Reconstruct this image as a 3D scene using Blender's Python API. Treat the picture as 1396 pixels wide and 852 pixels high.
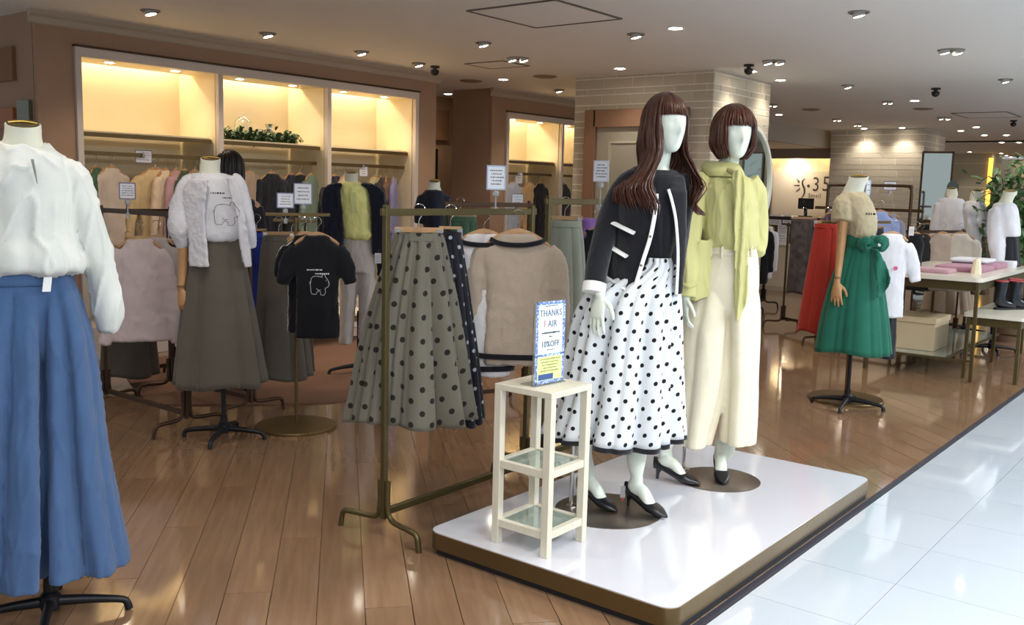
import bpy, bmesh, math, random
import numpy as np
from mathutils import Vector, Matrix
PI = math.pi
random.seed(7)
for o in list(bpy.data.objects): bpy.data.objects.remove(o)
SC = bpy.context.scene
C = SC.collection

# ------------------------------------------------------------------ camera
F = 1300.0; PITCH = math.radians(7.4); ROLL = math.radians(1.5); YAW = math.radians(38.3)
EYE = Vector((0, 0, 1.5))
fw = Vector((math.cos(YAW)*math.cos(PITCH), math.sin(YAW)*math.cos(PITCH), -math.sin(PITCH)))
r0 = Vector((math.sin(YAW), -math.cos(YAW), 0)); u0 = r0.cross(fw)
RR = r0*math.cos(ROLL) + u0*math.sin(ROLL)
UU = u0*math.cos(ROLL) - r0*math.sin(ROLL)
cam = bpy.data.cameras.new('camera'); co = bpy.data.objects.new('camera', cam); C.objects.link(co)
cam.sensor_fit = 'HORIZONTAL'; cam.sensor_width = 36; cam.lens = 36*F/1396; cam.clip_end = 100
m = Matrix.Identity(4)
for i in range(3):
    m[i][0] = RR[i]; m[i][1] = UU[i]; m[i][2] = -fw[i]; m[i][3] = EYE[i]
co.matrix_world = m
SC.camera = co

# ------------------------------------------------------------------ world, exposure
SC.view_settings.view_transform = 'Standard'; SC.view_settings.look = 'None'
SC.view_settings.gamma = 1; SC.view_settings.use_curve_mapping = False
SC.view_settings.exposure = 0.22
wd = bpy.data.worlds.new('world'); SC.world = wd; wd.use_nodes = True
wd.node_tree.nodes['Background'].inputs[0].default_value = (0.80, 0.86, 0.92, 1)
wd.node_tree.nodes['Background'].inputs[1].default_value = 0.42
LIGHT_WARM = (1.0, 0.80, 0.58); LIGHT_NEUT = (1.0, 0.90, 0.78); LIGHT_COOL = (0.92, 0.97, 1.0)
SPOT_W = 32.0      # watts of one ceiling spot
STRIP_W = 5.5     # watts of one alcove strip
HALL_W = 125.0     # watts of one bright panel over the mall aisle

ZC = 2.75          # ceiling height
def area(name, loc, sx, sy, w, col, rot=(0, 0, 0), parent=None):
    l = bpy.data.lights.new(name, 'AREA'); l.shape = 'RECTANGLE'; l.size = sx; l.size_y = sy
    l.energy = w; l.color = col
    o = bpy.data.objects.new(name, l); C.objects.link(o); o.location = loc; o.rotation_euler = rot
    if parent: o.parent = parent
    return o
for hx, hy in ((-1.5, -1.2), (1.5, -1.2), (4.5, -1.2), (7.5, -1.2), (11.0, -1.2), (15.0, -1.2)):
    area('hall_light', (hx, hy, ZC-.03), 2.0, .5, HALL_W, LIGHT_COOL)

# ------------------------------------------------------------------ pixel -> point in the room
def ray(px, py): return fw*F + RR*(px-698) + UU*(426-py)
def onz(px, py, z=0.):
    d = ray(px, py); return EYE + d*((z-1.5)/d.z)
def onx(px, py, X):
    d = ray(px, py); return EYE + d*(X/d.x)
def ony(px, py, Y):
    d = ray(px, py); return EYE + d*(Y/d.y)
class Fr:
    """upright frame at a floor point: x to the right seen from the entrance, y away, z up"""
    def __init__(s, x, y, zb=0.):
        s.x, s.y, s.zb = x, y, zb
        az = math.atan2(y, x); s.D = math.hypot(x, y)
        s.a = Vector((math.cos(az), math.sin(az), 0)); s.r = Vector((math.sin(az), -math.cos(az), 0)); s.rz = az-PI/2
    def p(s, px, py, y=0.):
        d = ray(px, py); t = (s.D+y)/d.dot(s.a); w = EYE + d*t
        return Vector(((w-Vector((s.x, s.y, 0))).dot(s.r), y, w.z-s.zb))
    def rows(s, L, y=0.):
        out = []
        for e in L:
            a = s.p(e[1], e[0], y); b = s.p(e[2], e[0], y)
            out.append(((a.z+b.z)/2, a.x, b.x, e[3], e[4] if len(e) > 4 else 0.))
        return out
    def pts(s, L): return [s.p(*e) for e in L]

# ------------------------------------------------------------------ materials
def lin(c):
    if isinstance(c, str): c = tuple(int(c[i:i+2], 16)/255 for i in (0, 2, 4))
    return tuple(x/12.92 if x <= .04045 else ((x+.055)/1.055)**2.4 for x in c) + (1,)
MATS = {}
def mat(name, col, rough=.5, metal=0., bump=None, var=0., vscale=3., coat=0., sheen=0., emit=0., trans=0., spec=.5, stretch=None, alpha=1., objrand=0., ior=1.5):
    if name in MATS: return MATS[name]
    m = bpy.data.materials.new(name); m.use_nodes = True; nt = m.node_tree; N = nt.nodes; K = nt.links
    b = N['Principled BSDF']; c = lin(col)
    b.inputs['Base Color'].default_value = c; b.inputs['Roughness'].default_value = rough; b.inputs['Metallic'].default_value = metal
    b.inputs['Coat Weight'].default_value = coat; b.inputs['Coat Roughness'].default_value = .08
    b.inputs['Sheen Weight'].default_value = sheen; b.inputs['Specular IOR Level'].default_value = spec
    b.inputs['Transmission Weight'].default_value = trans; b.inputs['Alpha'].default_value = alpha; b.inputs['IOR'].default_value = ior
    if emit: b.inputs['Emission Color'].default_value = c; b.inputs['Emission Strength'].default_value = emit
    tc = N.new('ShaderNodeTexCoord'); mp = N.new('ShaderNodeMapping'); K.new(tc.outputs['Object'], mp.inputs[0])
    if stretch: mp.inputs['Scale'].default_value = stretch
    if var or objrand:
        nz = N.new('ShaderNodeTexNoise'); nz.inputs['Scale'].default_value = vscale; nz.inputs['Detail'].default_value = 5; K.new(mp.outputs[0], nz.inputs['Vector'])
        hs = N.new('ShaderNodeHueSaturation'); hs.inputs['Color'].default_value = c
        mr = N.new('ShaderNodeMapRange'); mr.inputs[1].default_value = .3; mr.inputs[2].default_value = .7
        mr.inputs[3].default_value = 1-var; mr.inputs[4].default_value = 1+var; K.new(nz.outputs[0], mr.inputs[0])
        last = mr.outputs[0]
        if objrand:
            oi = N.new('ShaderNodeObjectInfo'); m2 = N.new('ShaderNodeMapRange'); K.new(oi.outputs['Random'], m2.inputs[0])
            m2.inputs[3].default_value = 1-objrand; m2.inputs[4].default_value = 1+objrand
            mu = N.new('ShaderNodeMath'); mu.operation = 'MULTIPLY'; K.new(last, mu.inputs[0]); K.new(m2.outputs[0], mu.inputs[1]); last = mu.outputs[0]
        K.new(last, hs.inputs['Value']); K.new(hs.outputs[0], b.inputs['Base Color'])
    if bump:
        n2 = N.new('ShaderNodeTexNoise'); n2.inputs['Scale'].default_value = bump[0]; n2.inputs['Detail'].default_value = 3; K.new(mp.outputs[0], n2.inputs['Vector'])
        bp = N.new('ShaderNodeBump'); bp.inputs['Strength'].default_value = bump[1]; bp.inputs['Distance'].default_value = .01
        K.new(n2.outputs[0], bp.inputs['Height']); K.new(bp.outputs[0], b.inputs['Normal'])
    MATS[name] = m; return m
def cloth(name, col, rough=.85, var=.05, sheen=.15, bump=(350, .25), stretch=None):
    return mat('cloth_'+name, col, rough, var=var, vscale=9, sheen=sheen, bump=bump, spec=.25, stretch=stretch)
def dots(name, col, dot, cell, rad, rough=.8):
    m = mat('cloth_'+name, col, rough, sheen=.1, spec=.25, bump=(300, .2)); nt = m.node_tree; N = nt.nodes; K = nt.links
    uv = N.new('ShaderNodeUVMap'); uv.uv_map = 'uv'
    def lat(ox):
        v = N.new('ShaderNodeVectorMath'); v.operation = 'SCALE'; v.inputs['Scale'].default_value = 1/cell; K.new(uv.outputs[0], v.inputs[0])
        a = N.new('ShaderNodeVectorMath'); a.operation = 'ADD'; a.inputs[1].default_value = (ox, ox, 0); K.new(v.outputs[0], a.inputs[0])
        f = N.new('ShaderNodeVectorMath'); f.operation = 'FRACTION'; K.new(a.outputs[0], f.inputs[0])
        s = N.new('ShaderNodeVectorMath'); s.operation = 'SUBTRACT'; s.inputs[1].default_value = (.5, .5, 0); K.new(f.outputs[0], s.inputs[0])
        l = N.new('ShaderNodeVectorMath'); l.operation = 'LENGTH'; K.new(s.outputs[0], l.inputs[0]); return l.outputs['Value']
    mn = N.new('ShaderNodeMath'); mn.operation = 'MINIMUM'; K.new(lat(100.), mn.inputs[0]); K.new(lat(100.5), mn.inputs[1])
    mr = N.new('ShaderNodeMapRange'); K.new(mn.outputs[0], mr.inputs[0]); mr.inputs[1].default_value = (rad-.0008)/cell; mr.inputs[2].default_value = (rad+.0008)/cell
    mr.inputs[3].default_value = 1; mr.inputs[4].default_value = 0
    mx = N.new('ShaderNodeMix'); mx.data_type = 'RGBA'; mx.inputs['A'].default_value = lin(col); mx.inputs['B'].default_value = lin(dot)
    K.new(mr.outputs[0], mx.inputs['Factor']); K.new(mx.outputs['Result'], N['Principled BSDF'].inputs['Base Color'])
    return m

# ------------------------------------------------------------------ mesh building
def catmull(P, n):
    P = np.array(P, float)
    if len(P) < 3: return np.array([P[0]+(P[-1]-P[0])*t for t in np.linspace(0, 1, n)])
    k = len(P); out = []
    for t in np.linspace(0, k-1, n):
        i = min(int(t), k-2); f = t-i
        p1, p2 = P[i], P[i+1]; p0 = P[i-1] if i > 0 else 2*p1-p2; p3 = P[i+2] if i+2 < k else 2*p2-p1
        out.append(.5*((2*p1)+(-p0+p2)*f+(2*p0-5*p1+4*p2-p3)*f*f+(-p0+3*p1-3*p2+p3)*f**3))
    return np.array(out)
class MB:
    def __init__(s): s.V = []; s.Fa = []; s.U = []; s.M = []
    def add(s, V, Fa, U=None, mi=0):
        o = len(s.V); s.V.extend([tuple(map(float, v)) for v in V])
        for i, f in enumerate(Fa):
            s.Fa.append(tuple(k+o for k in f)); s.M.append(mi); s.U.append(U[i] if U else None)
        return s
    def box(s, c, d, rz=0., mi=0, rot=None):
        c = Vector(c); M = rot if rot else Matrix.Rotation(rz, 3, 'Z')
        V = [c + M @ Vector((x*d[0]/2, y*d[1]/2, z*d[2]/2)) for z in (-1, 1) for y in (-1, 1) for x in (-1, 1)]
        return s.add(V, [(0, 2, 3, 1), (4, 5, 7, 6), (0, 1, 5, 4), (2, 6, 7, 3), (0, 4, 6, 2), (1, 3, 7, 5)], mi=mi)
    def bar(s, a, b, w, h=None, mi=0):
        a = Vector(a); b = Vector(b); h = h or w; d = b-a; L = d.length; d.normalize()
        up = Vector((0, 0, 1)) if abs(d.z) < .9 else Vector((1, 0, 0)); x = d.cross(up).normalized(); y = x.cross(d)
        M = Matrix((x, d, y)).transposed()
        return s.box((a+b)/2, (w, L, h), rot=M, mi=mi)
    def grid(s, G, closed=False, mi=0, uv=None, caps=(False, False)):
        n = len(G); m = len(G[0]); V = [p for r in G for p in r]; Fa = []; U = []
        for i in range(n-1):
            for j in range(m if closed else m-1):
                k = (j+1) % m
                Fa.append((i*m+j, (i+1)*m+j, (i+1)*m+k, i*m+k))
                if uv is not None:
                    kk = j+1
                    U.append((uv[i][j], uv[i+1][j], uv[i+1][kk], uv[i][kk]))
        s.add(V, Fa, U if uv is not None else None, mi)
        for w, row in ((0, 0), (1, n-1)):
            if caps[w]:
                c = np.mean(np.array(G[row], float), axis=0); R = list(G[row])
                s.add([c]+R, [(0, 1+j, 1+(j+1) % m) if w == 0 else (0, 1+(j+1) % m, 1+j) for j in range(m)], mi=mi)
        return s
    def tube(s, pts, r, n=10, caps=True, mi=0, smooth=0, up=None, round_=False):
        P = np.array([tuple(p) for p in pts], float)
        R = [(x, x) if not isinstance(x, (tuple, list)) else x for x in (r if isinstance(r, (list, tuple)) and len(r) == len(P) else [r]*len(P))]
        R = np.array(R, float)
        if smooth:
            Q = catmull(np.hstack([P, R]), smooth); P = Q[:, :3]; R = np.maximum(Q[:, 3:], .0005)
        if round_:
            def ends(P, R, k):
                d = P[0]-P[1]; d = d/np.linalg.norm(d); rr = R[0].mean(); a = [];b = []
                for t in (1., .85, .5):
                    a.append(P[0]+d*rr*t); b.append(R[0]*math.sqrt(max(1-t*t, .01)))
                return np.vstack([a, P]), np.vstack([b, R])
            P, R = ends(P, R, 0); P2, R2 = ends(P[::-1], R[::-1], 0); P, R = P2[::-1], R2[::-1]
        T = np.gradient(P, axis=0); T /= np.linalg.norm(T, axis=1)[:, None]+1e-9
        u = np.array(up if up is not None else ((0, 0, 1) if abs(T[0][2]) < .9 else (0, 1, 0)), float)
        G = []
        for i in range(len(P)):
            u = u-T[i]*np.dot(u, T[i]); u /= np.linalg.norm(u)+1e-9; v = np.cross(T[i], u)
            G.append([P[i]+u*R[i][0]*math.cos(a)+v*R[i][1]*math.sin(a) for a in np.arange(n)*2*PI/n])
        return s.grid(G, True, mi, caps=(caps, caps))
    def lathe(s, prof, c=(0, 0, 0), n=24, mi=0, caps=(True, True), sy=1.):
        G = [[(c[0]+r*math.cos(a), c[1]+r*sy*math.sin(a), c[2]+z) for a in np.arange(n)*2*PI/n] for r, z in prof]
        return s.grid(G, True, mi, caps=caps)
    def drape(s, rows, n=72, lev=30, folds=(), top=False, bot=False, warp=.6, pw=2.0, hem=None, mi=0, hemband=0, a0=PI/2, wob=0.):
        """rows (z, xl, xr, ry, yc) from top to bottom; closed rings with folds; uv in metres"""
        Q = catmull(rows, lev+1); G = []; UV = []
        for i, (z, xl, xr, ry, yc) in enumerate(Q):
            t = i/lev; xc = (xl+xr)/2; rx = max(abs(xr-xl)/2, .003); ry = max(ry, .003); ring = []
            for j in range(n):
                a = a0-2*PI*j/n; f = 0
                for k, A0, A1, ph in folds:
                    A = A0+(A1-A0)*t
                    x = k*a+ph+warp*math.sin(2*a+ph*1.7)+.5*t*math.sin(3*a+ph)
                    f += 1.6*A*(.75+.35*math.sin(2*a+ph*3))*(.7*math.sin(x)+(.30-1.25*math.exp(-(math.sin(x/2+.6)/.28)**2)))
                f += wob*math.sin(3*t*PI+2*a)
                ca, sa = math.cos(a), math.sin(a)
                e = 2/pw; x = math.copysign(abs(ca)**e, ca); y = math.copysign(abs(sa)**e, sa)
                dz = 0
                if hem: dz = t**3*sum(A*math.sin(k*a+ph) for k, A, ph in hem)
                ring.append((xc+rx*x*(1+f), yc+ry*y*(1+f), z+dz))
            G.append(ring)
            R = np.array(ring+[ring[0]]); L = np.concatenate([[0], np.cumsum(np.linalg.norm(np.diff(R, axis=0), axis=1))])
            UV.append([(l-L[-1]/2, z) for l in L])
        if hemband:
            s.grid(G[:-hemband], True, mi, UV[:-hemband], (top, False)); s.grid(G[-hemband-1:], True, mi+1, UV[-hemband-1:], (False, bot))
        else: s.grid(G, True, mi, UV, (top, bot))
        return s
    def sheet(s, rows, yf, th=.012, m=14, lev=16, mi=0):
        """slab between xl and xr of each row (z, xl, xr); yf(x, z) gives its depth"""
        Q = catmull([r_[:3] for r_ in rows], lev+1); A = []; B = []
        for z, xl, xr in Q:
            A.append([(xl+(xr-xl)*j/m, yf(xl+(xr-xl)*j/m, z), z) for j in range(m+1)])
            B.append([(x, y+th, z) for x, y, z in A[-1]])
        n = len(A); M = m+1; V = [p for r_ in A for p in r_]+[p for r_ in B for p in r_]; o = n*M; Fa = []
        for i in range(n-1):
            for j in range(m):
                Fa.append((i*M+j, (i+1)*M+j, (i+1)*M+j+1, i*M+j+1)); Fa.append((o+i*M+j, o+i*M+j+1, o+(i+1)*M+j+1, o+(i+1)*M+j))
        for j in range(m):
            Fa.append((j, j+1, o+j+1, o+j)); k = (n-1)*M; Fa.append((k+j, o+k+j, o+k+j+1, k+j+1))
        for i in range(n-1):
            Fa.append((i*M, o+i*M, o+(i+1)*M, (i+1)*M)); Fa.append((i*M+m, (i+1)*M+m, o+(i+1)*M+m, o+i*M+m))
        return s.add(V, Fa, mi=mi)
    def prism(s, poly, z0, z1, mi=0, axis='z'):
        """extrude a 2-D outline; axis z: (x,y)->z, axis y: (x,z)->y"""
        n = len(poly)
        f = (lambda p, q: (p[0], p[1], q)) if axis == 'z' else (lambda p, q: (p[0], q, p[1]))
        V = [f(p, z0) for p in poly]+[f(p, z1) for p in poly]
        return s.add(V, [tuple(range(n))[::-1], tuple(range(n, 2*n))]+[(i, (i+1) % n, n+(i+1) % n, n+i) for i in range(n)], mi=mi)
    def mesh(s, name='m'):
        me = bpy.data.meshes.new(name); me.from_pydata(s.V, [], s.Fa)
        me.polygons.foreach_set('material_index', s.M)
        if any(u is not None for u in s.U):
            uv = me.uv_layers.new(name='uv'); buf = []
            for f, u in zip(s.Fa, s.U):
                for i in range(len(f)): buf.extend(u[i] if u else (0, 0))
            uv.data.foreach_set('uv', buf)
        me.update(); return me
TMP = bpy.data.scenes.new('tmp')
def tdg(): TMP.view_layers[0].update(); return TMP.view_layers[0].depsgraph
def recalc(me):
    b = bmesh.new(); b.from_mesh(me); bmesh.ops.recalc_face_normals(b, faces=b.faces); b.to_mesh(me); b.free()
def evalmods(me, mods):
    o = bpy.data.objects.new('t', me); TMP.collection.objects.link(o)
    for t, kw in mods:
        md = o.modifiers.new(t, t)
        for k, v in kw.items(): setattr(md, k, v)
    r = bpy.data.meshes.new_from_object(o.evaluated_get(tdg())); bpy.data.objects.remove(o); return r
def wave(P, sc, seed, n=7):
    g = np.random.RandomState(seed); out = np.zeros(len(P))
    for i in range(n):
        k = g.normal(size=3)*np.array(sc)*(1+.5*i/n); q = g.normal(size=3)*np.array(sc)*.5
        out += np.sin(P@k+g.uniform(0, 6)+1.6*np.sin(P@q+g.uniform(0, 6)))
    return out/n
def wrinkle(me, amp, sc, seed=1):
    n = len(me.vertices); P = np.empty(n*3); me.vertices.foreach_get('co', P); P = P.reshape(-1, 3)
    Nn = np.empty(n*3); me.vertices.foreach_get('normal', Nn); Nn = Nn.reshape(-1, 3)
    w = wave(P, [q*3.2 for q in sc], seed); w2 = wave(P, [q*5.5 for q in sc], seed+50); w = .75*(1-2.6*np.abs(w))+.9*(np.exp(-np.abs(w2)*9)-.35)
    P += Nn*(w*amp)[:, None]; me.vertices.foreach_set('co', P.ravel()); me.update()
def fuse(mb, vox=.01, sm=3, wr=None, seed=1):
    me = mb.mesh(); recalc(me)
    me = evalmods(me, [('REMESH', dict(mode='VOXEL', voxel_size=vox, use_smooth_shade=True)), ('SMOOTH', dict(factor=.5, iterations=sm))])
    if wr: wrinkle(me, wr[0], wr[1], seed)
    return me
def cname(b): return b
def obj(name, mb, ms, parent=None, loc=(0, 0, 0), rz=0., smooth=35, bevel=0., solid=0., kind=None, label=None, cat=None, group=None, rec=True):
    me = mb.mesh(name) if isinstance(mb, MB) else mb
    if isinstance(mb, MB) and rec: recalc(me)
    if not isinstance(ms, (list, tuple)): ms = [ms]
    if len(me.materials) == 0:
        for x in ms: me.materials.append(x)
    if solid: me = evalmods(me, [('SOLIDIFY', dict(thickness=solid, offset=0))])
    for i, x in enumerate(ms): me.materials[i] = x
    if smooth:
        me.polygons.foreach_set('use_smooth', [True]*len(me.polygons))
        if smooth < 180: me.set_sharp_from_angle(angle=math.radians(smooth))
    o = bpy.data.objects.new(name, me); C.objects.link(o); o.location = loc; o.rotation_euler = (0, 0, rz)
    if parent: o.parent = parent
    if bevel:
        b = o.modifiers.new('bevel', 'BEVEL'); b.width = bevel; b.segments = 2; b.limit_method = 'ANGLE'
    if kind: o['kind'] = kind
    tag(o, label, cat, group); return o
def tag(o, label=None, cat=None, group=None):
    if label: o['label'] = label
    if cat: o['category'] = cat
    if group: o['group'] = group
    return o
def thing(name, label, cat, loc=(0, 0, 0), rz=0., group=None):
    o = bpy.data.objects.new(name, None); C.objects.link(o); o.location = loc; o.rotation_euler = (0, 0, rz); o.empty_display_size = .1
    return tag(o, label, cat, group)
def inst(o, name, loc, rz=0., parent=None, scale=None):
    c = o.copy(); C.objects.link(c); c.location = loc; c.rotation_euler = (0, 0, rz)
    if parent: c.parent = parent
    if scale: c.scale = scale
    return c
def texts(name, body, size, ms, parent, loc, rot, depth=.0006, align='CENTER', sx=1.):
    cu = bpy.data.curves.new(name, 'FONT'); cu.body = body; cu.size = size; cu.extrude = depth; cu.align_x = align; cu.resolution_u = 3; cu.space_character = 1.08
    o = bpy.data.objects.new('t', cu); TMP.collection.objects.link(o)
    me = bpy.data.meshes.new_from_object(o.evaluated_get(tdg())); bpy.data.objects.remove(o)
    t = obj(name, me, ms, parent, loc, smooth=0); t.rotation_euler = rot; t.scale = (sx, 1, 1); return t

# shared materials
M_BRONZE = mat('bronze', '6e5a3a', .38, .75, var=.08, bump=(60, .05))
M_OLIVE = mat('olive_brass', '5f5435', .4, .7, var=.06)
M_DBRZ = mat('dark_bronze', '4a3626', .4, .6)
M_BLACK = mat('black_metal', '15151b', .42, .3)
M_CHROME = mat('chrome', 'c8c6c2', .15, 1.)
M_STEEL = mat('brushed_steel', '8a8078', .32, .9, bump=(200, .05), stretch=(1, 12, 1))
M_WOODH = mat('hanger_wood', 'b98f63', .45, var=.12, vscale=30, stretch=(1, 1, 6))
M_WOODD = mat('dark_hanger_wood', '7d5535', .45, var=.12, vscale=30)
M_WHITE = mat('white_plastic', 'e8ece4', .4)
M_SKIN = mat('mannequin_white', 'dfe5d8', .38, spec=.45)
M_WOODHAND = mat('mannequin_wood', 'b98a5c', .45, var=.1, vscale=25, stretch=(1, 1, .2))
M_PAPER = mat('paper', 'eeeef4', .7)
M_CANVAS = mat('dress_form_canvas', 'd9d8c6', .7, bump=(300, .15))
M_INK = mat('grey_ink', '6d6d78', .7)
M_BLKINK = mat('black_ink', '202024', .7)
M_LAMP = mat('lamp_glow', 'fff2df', .5, emit=32.)
M_LAMPC = mat('lamp_glow_cool', 'fffaf2', .5, emit=14.)
M_STRIP = mat('strip_glow', 'ffdca0', .5, emit=3.)
M_CLIP = mat('clear_clip', 'd8dce0', .15, trans=.6)

# ================================================================== the setting
def planks():
    fl = obj('floor', MB().box((9.6, 5.4, -.03), (22, 8.1, .05)), mat('floor_groove', '4a3524', .6), kind='structure', smooth=0)
    az = math.radians(48.5); c, s = math.cos(az), math.sin(az); w, L, g = .168, 1.82, .0022
    wood = mat('oak_plank', '84674f', .09, var=.14, vscale=5, bump=(7, .012), stretch=(.5, 7, 1), coat=.35, objrand=.09)
    base = MB().box((0, 0, -.006), (L-g, w-g, .012)).mesh('plank'); base.materials.append(wood)
    base.materials[0] = wood
    cand = []
    for i in range(-75, 120):
        off = ((i*37) % 10)/10*L
        for j in range(-6, 24):
            u = j*L+off; v = i*w; x = c*u-s*v; y = s*u+c*v
            poly = [(x+c*a-s*b, y+s*a+c*b) for a, b in ((-L/2+g, -w/2+g), (L/2-g, -w/2+g), (L/2-g, w/2-g), (-L/2+g, w/2-g))]
            if max(p[1] for p in poly) < 1.46 or min(p[1] for p in poly) > 9.2 or max(p[0] for p in poly) < .3 or min(p[0] for p in poly) > 20: continue
            cut = min(p[1] for p in poly) < 1.452
            if cut:
                out = []
                for k in range(4):
                    p, q = poly[k], poly[(k+1) % 4]
                    if p[1] >= 1.452: out.append(p)
                    if (p[1] >= 1.452) != (q[1] >= 1.452):
                        t = (1.452-p[1])/(q[1]-p[1]); out.append((p[0]+(q[0]-p[0])*t, 1.452))
                poly = out
                if len(poly) < 3: continue
            d = Vector((x, y, -1.5)); z = d.dot(fw); px = 698+F*d.dot(RR)/max(z, .01); py = 426-F*d.dot(UU)/max(z, .01)
            vis = z > .5 and -120 < px < 1500 and py < 1000
            # planks wholly behind the brick column and the alcove wall are left to the joined rest
            if y > 7.9: vis = False
            cand.append((z if vis else 1e3+z, x, y, poly, cut))
    cand.sort(key=lambda t: t[0]); rest = MB()
    for n, (z, x, y, poly, cut) in enumerate(cand):
        if n < 298 and z < 1e3:
            if cut:
                o = obj('plank', MB().prism([(p[0]-x, p[1]-y) for p in poly], -.012, 0), wood, fl, (x, y, 0), smooth=0)
                # same grain direction as the others
                me = o.data; R = Matrix.Rotation(-az, 4, 'Z'); me.transform(R); o.rotation_euler = (0, 0, az)
            else:
                o = bpy.data.objects.new('plank', base); C.objects.link(o); o.parent = fl; o.location = (x, y, 0); o.rotation_euler = (0, 0, az)
        else: rest.prism([(c*(p[0])+s*p[1], -s*p[0]+c*p[1]) for p in poly], -.012, 0)
    o = obj('plank_field', rest, mat('oak_plank_far', '84674f', .09, var=.12, vscale=5, stretch=(.5, 7, 1), coat=.35), fl, kind='stuff', smooth=0, rz=az)
planks()
def tiles():
    fl = obj('floor', MB().box((9, -2.3, -.03), (24, 7.4, .05)), mat('tile_joint', '9aa2a6', .5), kind='structure', smooth=0)
    tm = mat('aisle_tile', 'b6bec8', .05, var=.02, vscale=2, coat=.5, objrand=.012)
    w = .476; g = .0025
    base = MB().box((0, 0, -.006), (w-g, w-g, .012)).mesh('tile'); base.materials.append(tm)
    half = MB().box((0, 0, -.006), (w-g, .40-g, .012)).mesh('tile'); half.materials.append(tm)
    cand = []
    for i in range(-5, 36):
        for j in range(0, 13):
            x = 3.284+w*(i+.5); y = 1.415-.2 if j == 0 else 1.015-w*(j-.5)
            d = Vector((x, y, -1.5)); z = d.dot(fw); px = 698+F*d.dot(RR)/max(z, .01); py = 426-F*d.dot(UU)/max(z, .01)
            vis = z > .5 and px < 1480 and py < 930
            cand.append((z if vis else 1e3+z, x, y, j))
    cand.sort(); rest = MB()
    for n, (z, x, y, j) in enumerate(cand):
        if n < 298 and z < 1e3:
            o = bpy.data.objects.new('tile', half if j == 0 else base); C.objects.link(o); o.parent = fl; o.location = (x, y, 0)
        else: rest.box((x, y, -.006), (w-g, (.40 if j == 0 else w)-g, .012))
    obj('tile_field', rest, tm, fl, kind='stuff', smooth=0)
tiles()
obj('trim_1', MB().box((10, 1.433, -.004), (21, .034, .012)), mat('floor_strip', '3b3c48', .35, .3), kind='structure', smooth=0)

M_CEIL = mat('ceiling_paint', 'e6e3dd', .8, bump=(120, .05))
M_BEIGE = mat('beige_wallpaper', 'a98a72', .85, bump=(220, .2), var=.03)
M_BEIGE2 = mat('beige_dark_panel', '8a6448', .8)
M_MOULD = mat('moulding_paint', 'b9ab98', .6)
M_CREAM = mat('cream_panel', 'e6d9bb', .6, var=.02)
M_FRAME = mat('alcove_frame_paint', 'cfc4bb', .5)
M_GROUT = mat('grout', 'f0ebe0', .85)
M_BRICK = mat('grey_brick', 'bbb29f', .45, var=.06, vscale=6, bump=(25, .06), objrand=.05)
obj('ceiling', MB().box((10, 2.0, ZC+.05), (25, 17.5, .1)), M_CEIL, kind='structure', smooth=0)

Yw = 7.498; Yw2 = 7.857; OT = 2.45; XB = [3.88, 5.18, 6.44, 7.69]
def alcove_wall(name, Y, x0, x1, xb, top, end_left=None, dep=2.4):
    """a wall whose front has open lit bays between the given edges"""
    b = MB(); D = .60
    b.box(((xb[0]+xb[-1])/2, Y+.02, (top+.05+ZC)/2), (xb[-1]-xb[0]+.04, .04, ZC-top-.05))
    b.box(((x0+xb[0])/2-.01, Y+.02, ZC/2), (xb[0]-x0-.02, .04, ZC)); 
    if x1 > xb[-1]+.05: b.box(((x1+xb[-1])/2+.01, Y+.02, ZC/2), (x1-xb[-1]-.02, .04, ZC))
    b.box((x0+.02, Y+.05+dep/2, ZC/2), (.04, dep, ZC))
    if end_left: b.box((x1-.02, Y+.80, ZC/2), (.04, 1.5, ZC))
    w = obj(name, b, M_BEIGE, kind='structure', smooth=0)
    obj('back_panel', MB().box(((xb[0]+xb[-1])/2, Y+D+.02, ZC/2), (xb[-1]-xb[0], .04, ZC)), M_CREAM, w, smooth=0)
    obj('soffit', MB().box(((xb[0]+xb[-1])/2, Y+.21, top+.015), (xb[-1]-xb[0], .38, .03)), M_CREAM, w, smooth=0)
    obj('soffit_top', MB().box(((xb[0]+xb[-1])/2, Y+.32, top+.20), (xb[-1]-xb[0], .60, .02)), M_CREAM, w, smooth=0)
    for k, x in enumerate(xb):
        obj('side_panel', MB().box((x, Y+D/2+.02, (top+.2)/2), (.035, D-.04, top+.2)), M_CREAM, w, smooth=0)
        obj('upright', MB().box((x, Y-.005, top/2), (.05, .05, top)), M_FRAME, w, smooth=0, bevel=.004)
    obj('head_rail', MB().box(((xb[0]+xb[-1])/2, Y-.006, top+.03), (xb[-1]-xb[0]+.05, .055, .075)), M_FRAME, w, smooth=0, bevel=.004)
    obj('drip_edge', MB().box(((xb[0]+xb[-1])/2, Y-.012, top+.075), (xb[-1]-xb[0]+.07, .06, .015)), M_DBRZ, w, smooth=0)
    for k in range(len(xb)-1):
        a, c = xb[k]+.03, xb[k+1]-.03
        obj('plinth', MB().box(((a+c)/2, Y+.28, .14), (c-a, .56, .28)), M_FRAME, w, smooth=0, bevel=.005)
        s = obj('light_strip', MB().box(((a+c)/2, Y+D-.05, top+.14), (c-a-.04, .02, .02)), M_STRIP, w, smooth=0)
        area('strip_lamp', ((a+c)/2, Y+D-.06, top+.12), c-a-.1, .03, STRIP_W, (1., .80, .52), (math.radians(-12), 0, 0), s)
        sh = obj('shelf', MB().box(((a+c)/2, Y+.33, 1.87), (c-a, .46, .025)), M_CREAM, w, smooth=0, bevel=.003)
        obj('shelf_edge', MB().box(((a+c)/2, Y+.09, 1.85), (c-a, .02, .035)), M_BRONZE, sh, smooth=0)
        rl = obj('rail', MB().box(((a+c)/2, Y+.14, 1.70), (c-a, .018, .034)), M_BRONZE, w, smooth=0)
    return w
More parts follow.
